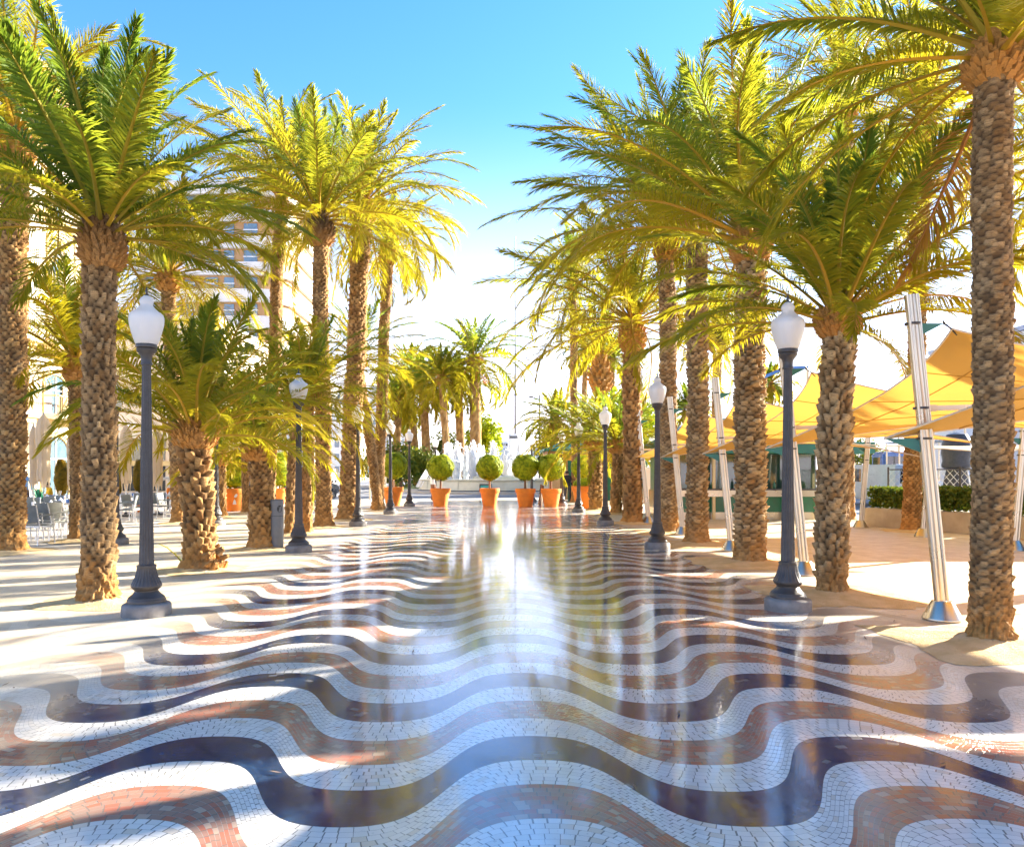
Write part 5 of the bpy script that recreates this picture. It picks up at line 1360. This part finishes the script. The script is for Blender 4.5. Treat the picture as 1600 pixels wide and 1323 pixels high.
for i, (px, py, lab) in enumerate(TB):
    x, y = gp(px, py)
    if i == 0: tb.location = (x, y, 0); tb['label'] = lab
    else: dup(tb, (x, y, 0), .12 * i, lab)
    for k in range(4):
        u, v = rb.uniform(-.3, .3), rb.uniform(-.3, .3); b = MB()
        if k % 2: b.lathe([(.03, 0), (.045, .01), (.05, .1), (.047, .11), (.03, .03)], 12); o = b.build('cup', M['white'] if k > 1 else M['blue'], None, True, loc=(x + u, y + v, .746)); tag(o, ('white cup on the ' if k > 1 else 'blue cup on the ') + lab, 'cup', 'cups on the cafe tables')
        else:
            b.add([(-.09, -.07, 0), (.09, -.07, 0), (.09, .07, 0), (-.09, .07, 0), (0, 0, .17)], [(3, 2, 1, 0), (0, 1, 4), (1, 2, 4), (2, 3, 4), (3, 0, 4)])
            o = b.build('folded_napkin', M['white'], None, loc=(x + u, y + v, .746)); tag(o, 'white folded napkin on the ' + lab, 'napkin', 'napkins on the cafe tables')
# small plant on a table
x, y = gp(86, 826)
sp = thing('potted_plant', 'small spiky green plant in a pot beside the large closed umbrella', 'plant', gp(61, 822) + (.0,))
b = MB(); b.lathe([(.12, 0), (.17, .7), (.18, .74), (.15, .74), (.02, .7)], 16); b.build('pot', M['chair_plastic'], sp, True)
b = MB(); rg = random.Random(2)
for k in range(26):
    a = rg.uniform(0, 6.3); q = Vector((.2 * math.cos(a), .2 * math.sin(a), rg.uniform(.1, .35))); s = Vector((-math.sin(a), math.cos(a), 0)) * .02
    b.add([Vector((0, 0, .7)) - s, Vector((0, 0, .7)) + s, Vector((0, 0, .85)) + q * .7 + s, Vector((0, 0, .85)) + q * .7 - s, Vector((0, 0, .8)) + q * 1.2], [(0, 1, 2, 3), (3, 2, 4)])
b.build('leaves', M['green_paint'], sp)
def umbrella(px, py, top, w, lab, seed):
    x, y = gp(px, py); hh = (py - top) / F * y; t = thing('closed_umbrella', lab, 'umbrella', (x, y, 0), 0, 'closed cafe umbrellas')
    W_ = w / F * y / 2; rg = np.random.default_rng(seed)
    b = MB(); b.tube([(0, 0, .05), (0, 0, hh * .96)], .03, 10); b.build('pole', M['aluminium'], t, True)
    b = MB(); b.lathe([(.3, 0), (.3, .05), (.08, .07), (.05, .15)], 20); b.build('base', M['iron'], t, True)
    n = 64; nz = 26; ph = rg.uniform(0, 6, 4); V = []
    zlo = hh * .34
    for q in range(nz):
        f = q / (nz - 1); z = zlo + (hh - zlo) * f
        r = W_ * np.interp(f, [0, .1, .35, .62, .78, .9, 1], [.70, .85, .80, .95, 1.0, .74, .2])
        for u in range(n):
            a = 2 * PI * u / n
            fold = 1 - .17 * (1 - f) ** .35 * (.5 + .5 * math.sin(8 * a + ph[0] + 1.2 * math.sin(f * 3 + ph[1]))) - .10 * (.5 + .5 * math.sin(17 * a + ph[2] + f * 2))
            zz = z - (.22 * hh * .2 * (math.sin(4 * a + ph[3]) + .6 * math.sin(8 * a)) if q == 0 else .0)
            V.append((r * fold * math.cos(a), r * fold * math.sin(a), zz))
    Q = [(q * n + u, q * n + (u + 1) % n, (q + 1) * n + (u + 1) % n, (q + 1) * n + u) for q in range(nz - 1) for u in range(n)]
    o = np_mesh('canopy', V, [np.array(Q)], M['sail_cream'], t, True)
    b = MB(); b.lathe([(W_ * .16, hh - .03), (W_ * .2, hh), (.03, hh + .05), (.01, hh + .1)], 14); b.build('cap', M['canvas'], t, True)
    return t
umbrella(68, 812, 648, 25, 'large closed cream umbrella right of the left edge palm', 1)
umbrella(52, 809, 664, 13, 'closed cream umbrella half behind the large one', 2)
umbrella(112, 808, 671, 15, 'closed cream umbrella left of the nearest palm trunk', 3)
umbrella(197, 806, 664, 20, 'closed cream umbrella between the half hidden lamp and the nearest lamp', 4)
umbrella(246, 804, 670, 20, 'closed cream umbrella just right of the nearest lamp post', 5)
umbrella(170, 808, 690, 14, 'closed cream umbrella peeking out right of the nearest palm trunk', 6)
# upright shrubs on the terrace
def column_shrub(px, py, top, w, lab, mat, seed):
    x, y = gp(px, py); hh = (py - top) / F * y; W_ = w / F * y / 2
    t = thing('column_shrub', lab, 'shrub', (x, y, 0), 0)
    pot_mesh(t, W_ * .7, .6)
    b = MB(); b.tube([(0, 0, .5), (0, 0, hh * .8)], .05, 8); b.build('stem', M['wood'], t)
    p, d = ball_pts(2600, 1, seed, 1, .4); p = p * np.array([W_, W_, (hh - .6) / 2])
    leaf_cloud('foliage', t, p, d, .07, M[mat], seed, (0, 0, .6 + (hh - .6) / 2), .1, .8)
column_shrub(96, 800, 716, 20, 'golden brown shrub beside the peach pillar on the cafe terrace', 'autumn_leaf', 1)
column_shrub(219, 800, 716, 20, 'yellow green column shrub left of the nearest lamp post', 'autumn_leaf', 2)
column_shrub(183, 800, 722, 14, 'yellow column shrub behind the half hidden lamp post', 'autumn_leaf', 3)

# ------------------------------------------------------------------ people
SKIN = pm('skin', (.42, .24, .15), (.38, .21, .13), 8, .55)
def person(lab, loc, rz, joints, rad, zones, hair=(.03, .02, .015), hgt=1.7, extra=None):
    """one skinned body: joints dict -> coordinates (facing -Y), zones: list of (material, test)"""
    t = thing('person', lab, 'person', loc, rz)
    J = dict(pelvis=(0, 0, .93), belly=(0, 0, 1.08), chest=(0, 0, 1.3), neck=(0, 0, 1.46), head=(0, -.02, 1.57), crown=(0, -.01, 1.68),
             shl=(-.19, 0, 1.39), ell=(-.25, .02, 1.12), wrl=(-.26, -.06, .88), hal=(-.26, -.09, .79), shr=(.19, 0, 1.39), elr=(.25, .02, 1.12), wrr=(.26, -.06, .88), har=(.26, -.09, .79),
             hil=(-.10, 0, .88), knl=(-.11, -.03, .48), anl=(-.11, .02, .09), tol=(-.12, -.14, .03), hir=(.10, 0, .88), knr=(.11, -.03, .48), anr=(.11, .02, .09), tor=(.12, -.14, .03))
    J.update(joints)
    Rr = dict(pelvis=.145, belly=.135, chest=.155, neck=.06, head=.095, crown=.07, shl=.075, ell=.048, wrl=.032, hal=.036, shr=.075, elr=.048, wrr=.032, har=.036, hil=.095, knl=.065, anl=.042, tol=.036, hir=.095, knr=.065, anr=.042, tor=.036)
    Rr.update(rad)
    ed = [('pelvis', 'belly'), ('belly', 'chest'), ('chest', 'neck'), ('neck', 'head'), ('head', 'crown'), ('chest', 'shl'), ('shl', 'ell'), ('ell', 'wrl'), ('wrl', 'hal'), ('chest', 'shr'), ('shr', 'elr'), ('elr', 'wrr'), ('wrr', 'har'),
          ('pelvis', 'hil'), ('hil', 'knl'), ('knl', 'anl'), ('anl', 'tol'), ('pelvis', 'hir'), ('hir', 'knr'), ('knr', 'anr'), ('anr', 'tor')]
    names = list(J); V = [J[k] for k in names]; E = [(names.index(a), names.index(c)) for a, c in ed]
    for s, hnd, wr in ((-1, 'hal', 'wrl'), (1, 'har', 'wrr')):
        h = Vector(J[hnd]); w = Vector(J[wr]); dr = (h - w).normalized(); sd = Vector((0, 1, 0)).cross(dr).normalized() if abs(dr.y) < .95 else Vector((1, 0, 0)); sd2 = dr.cross(sd)
        for q in range(5):
            o = (q - 1.5) * .019 if q < 4 else 0
            a = h + sd2 * o + dr * .02 if q < 4 else h + sd2 * -.03
            ln = (.075, .085, .08, .062, .05)[q]
            e = a + dr * ln + sd * .02 * s if q < 4 else a + dr * ln * .7 - sd2 * .03
            V.append(tuple(e)); names.append(f'{hnd}{q}'); Rr[f'{hnd}{q}'] = .009; E.append((names.index(hnd), len(V) - 1))
    me = bpy.data.meshes.new('body'); me.from_pydata(V, E, []); o = link(bpy.data.objects.new('body_tmp', me))
    sk = o.modifiers.new('skin', 'SKIN'); sv = me.skin_vertices[0].data
    for i, k in enumerate(names): sv[i].radius = (Rr[k], Rr[k] * (.72 if k in ('pelvis', 'belly', 'chest') else 1))
    sv[0].use_root = True
    o.modifiers.new('sub', 'SUBSURF').levels = 2
    dg = bpy.context.evaluated_depsgraph_get(); m2 = bpy.data.meshes.new_from_object(o.evaluated_get(dg)); bpy.data.objects.remove(o); m2.name = 'body'
    m2.materials.clear()
    for mt, _ in zones: m2.materials.append(mt)
    m2.materials.append(SKIN)
    for p in m2.polygons:
        p.use_smooth = True; c = p.center; p.material_index = len(zones)
        for i, (_, test) in enumerate(zones):
            if test(c): p.material_index = i; break
    bo = link(bpy.data.objects.new('body', m2), t)
    hd = Vector(J['head'])
    b = MB(); L = []
    for q in range(7):
        ph = PI * .62 * q / 6
        for u in range(16): L.append((.108 * math.sin(ph) * math.cos(2 * PI * u / 16), .115 * math.sin(ph) * math.sin(2 * PI * u / 16) + .012 + .015 * (q / 6), .12 * math.cos(ph)))
    Fs = [(q * 16 + u, q * 16 + (u + 1) % 16, (q + 1) * 16 + (u + 1) % 16, (q + 1) * 16 + u) for q in range(6) for u in range(16) if not (q >= 3 and 9 <= u <= 14)]
    b.add([hd + Vector(p) + Vector((0, 0, .02)) for p in L], Fs); b.build('hair', pm('hair', hair, tuple(c * .7 for c in hair), 30, .6), t, True)
    b = MB()
    for s in (-1, 1): b.lathe([(.001, -.012), (.012, 0), (.001, .012)], 8, cx=hd.x + s * .035, cy=hd.y - .092)
    f = b.build('eyes', M['dark'], t); f.location.z = hd.z + .01
    b = MB(); b.add([hd + Vector(p) for p in ((-.015, -.088, -.03), (.015, -.088, -.03), (0, -.118, -.028), (0, -.092, .02))], [(0, 1, 2), (0, 2, 3), (1, 3, 2)]); b.add([hd + Vector(p) for p in ((-.025, -.092, -.058), (.025, -.092, -.058), (.02, -.09, -.066), (-.02, -.09, -.066))], [(0, 1, 2, 3)]); b.build('face', pm('lips', (.4, .2, .14), (.36, .17, .12), 9, .6), t, True)
    return t
BLK = pm('black_cloth', (.012, .012, .014), (.02, .02, .022), 12, .9); WHT = pm('white_cloth', (.74, .72, .68), (.68, .66, .62), 12, .9); ORG = pm('orange_cloth', (.70, .20, .02), (.62, .17, .02), 12, .9)
YEL = pm('yellow_cloth', (.74, .44, .01), (.68, .38, .01), 12, .9); LBL = pm('light_blue_cloth', (.25, .48, .72), (.2, .4, .62), 12, .9); JNS = pm('dark_trousers', (.04, .04, .05), (.05, .05, .06), 12, .9)
person('person in black hooded top and dark trousers walking by the small green kiosk', gp(886, 785) + (0,), 2.6, dict(knl=(-.11, -.16, .5), anl=(-.11, -.12, .10), tol=(-.12, -.27, .05), knr=(.11, .0, .48), anr=(.11, .22, .14), tor=(.12, .10, .04), ell=(-.27, .10, 1.14), wrl=(-.24, -.05, .98), hal=(-.23, -.12, .93)), dict(chest=.18, belly=.16),
       [(BLK, lambda c: .86 < c.z < 1.47 and abs(c.x) < .30 and not (c.z < .95 and abs(c.x) > .2)), (JNS, lambda c: .1 <= c.z <= .9 and abs(c.x) < .2), (BLK, lambda c: c.z < .1)], hgt=1.68)
person('waiter in white shirt and orange apron standing behind the cafe tables', gp(267, 797) + (0,), .3, dict(elr=(.3, -.1, 1.16), wrr=(.22, -.3, 1.2), har=(.18, -.38, 1.21), ell=(-.36, -.05, 1.3), wrl=(-.55, -.15, 1.36), hal=(-.63, -.17, 1.37)), {},
       [(WHT, lambda c: .98 < c.z < 1.45 and not (abs(c.x) > .3 and c.y < -.12)), (ORG, lambda c: .5 < c.z <= .98 and abs(c.x) < .24), (JNS, lambda c: c.z <= .5)])
sit = dict(pelvis=(0, 0, .52), belly=(0, -.02, .68), chest=(0, -.06, .9), neck=(0, -.1, 1.06), head=(0, -.15, 1.16), crown=(0, -.15, 1.27), shl=(-.19, -.06, .99), ell=(-.25, -.12, .74), wrl=(-.2, -.36, .76), hal=(-.16, -.44, .77), shr=(.19, -.06, .99), elr=(.25, -.12, .74), wrr=(.2, -.36, .76), har=(.16, -.44, .77),
           hil=(-.1, -.05, .5), knl=(-.12, -.46, .5), anl=(-.12, -.42, .09), tol=(-.12, -.56, .04), hir=(.1, -.05, .5), knr=(.12, -.46, .5), anr=(.12, -.42, .09), tor=(.12, -.56, .04))
sx_, sy_ = gp(80, 803)
dup(ch, (sx_, sy_, 0), -.9, 'grey chair under the diner in yellow')
person('diner in a yellow shirt leaning over a table behind the large umbrella', (sx_, sy_, 0), -.9, sit, {}, [(YEL, lambda c: .56 < c.z < 1.05 and c.y > -.34), (JNS, lambda c: c.z <= .57 and c.z > .1), (BLK, lambda c: c.z <= .1)])
person('person in light blue standing beside the left edge palm on the terrace', gp(38, 801) + (0,), .8, {}, {}, [(LBL, lambda c: .85 < c.z < 1.45 and not c.z < .92 and True), (JNS, lambda c: .1 < c.z <= .92 and abs(c.x) < .22), (BLK, lambda c: c.z <= .1)])
person('person in white top half hidden behind the leftmost front topiary', gp(676, 783) + (0,), 2.0, dict(knl=(-.11, -.12, .5), anl=(-.11, -.06, .1), tol=(-.12, -.2, .04)), {}, [(WHT, lambda c: .95 < c.z < 1.45), (pm('brown_trousers', (.22, .09, .04), (.18, .07, .03), 9, .9), lambda c: .1 < c.z <= .95 and abs(c.x) < .22), (BLK, lambda c: c.z <= .1)])
# fallen frond beside the stump and scattered dry leaves
ff = thing('fallen_frond', 'single green frond tip sticking out left of the short stout palm', 'frond', gp(291, 889) + (0.0,))
rg = np.random.default_rng(3); RV, RQ, LV, LQ, LT = frond_arrays(.62, 1.0, .5, 22, .10, .02, rg, petiole=.03)
RV[:, 0] *= -1; LV[:, 0] *= -1
np_mesh('blade', np.concatenate([LV, RV]), [LQ, LT, RQ + len(LV)], [M['frond'], M['petiole']], ff, False, np.concatenate([np.zeros(len(LQ) + len(LT)), np.ones(len(RQ))]), np.full(len(LV) + len(RV), .3))
rg = np.random.default_rng(21); n = 260
P = np.stack([rg.uniform(-6, 6, n), rg.uniform(4, 34, n), np.full(n, .012)], -1)
a = rg.uniform(0, 6.3, n); ln = rg.uniform(.02, .07, n); dx = np.stack([np.cos(a), np.sin(a), rg.uniform(-.05, .1, n)], -1) * ln[:, None]; dy = np.stack([-np.sin(a), np.cos(a), np.zeros(n)], -1) * .008
V = np.stack([P - dx, P + dy, P + dx, P - dy], 1).reshape(-1, 3)
tag(np_mesh('leaf_litter', V, [np.arange(n * 4).reshape(n, 4)], M['wood']), None, None, None, 'stuff')
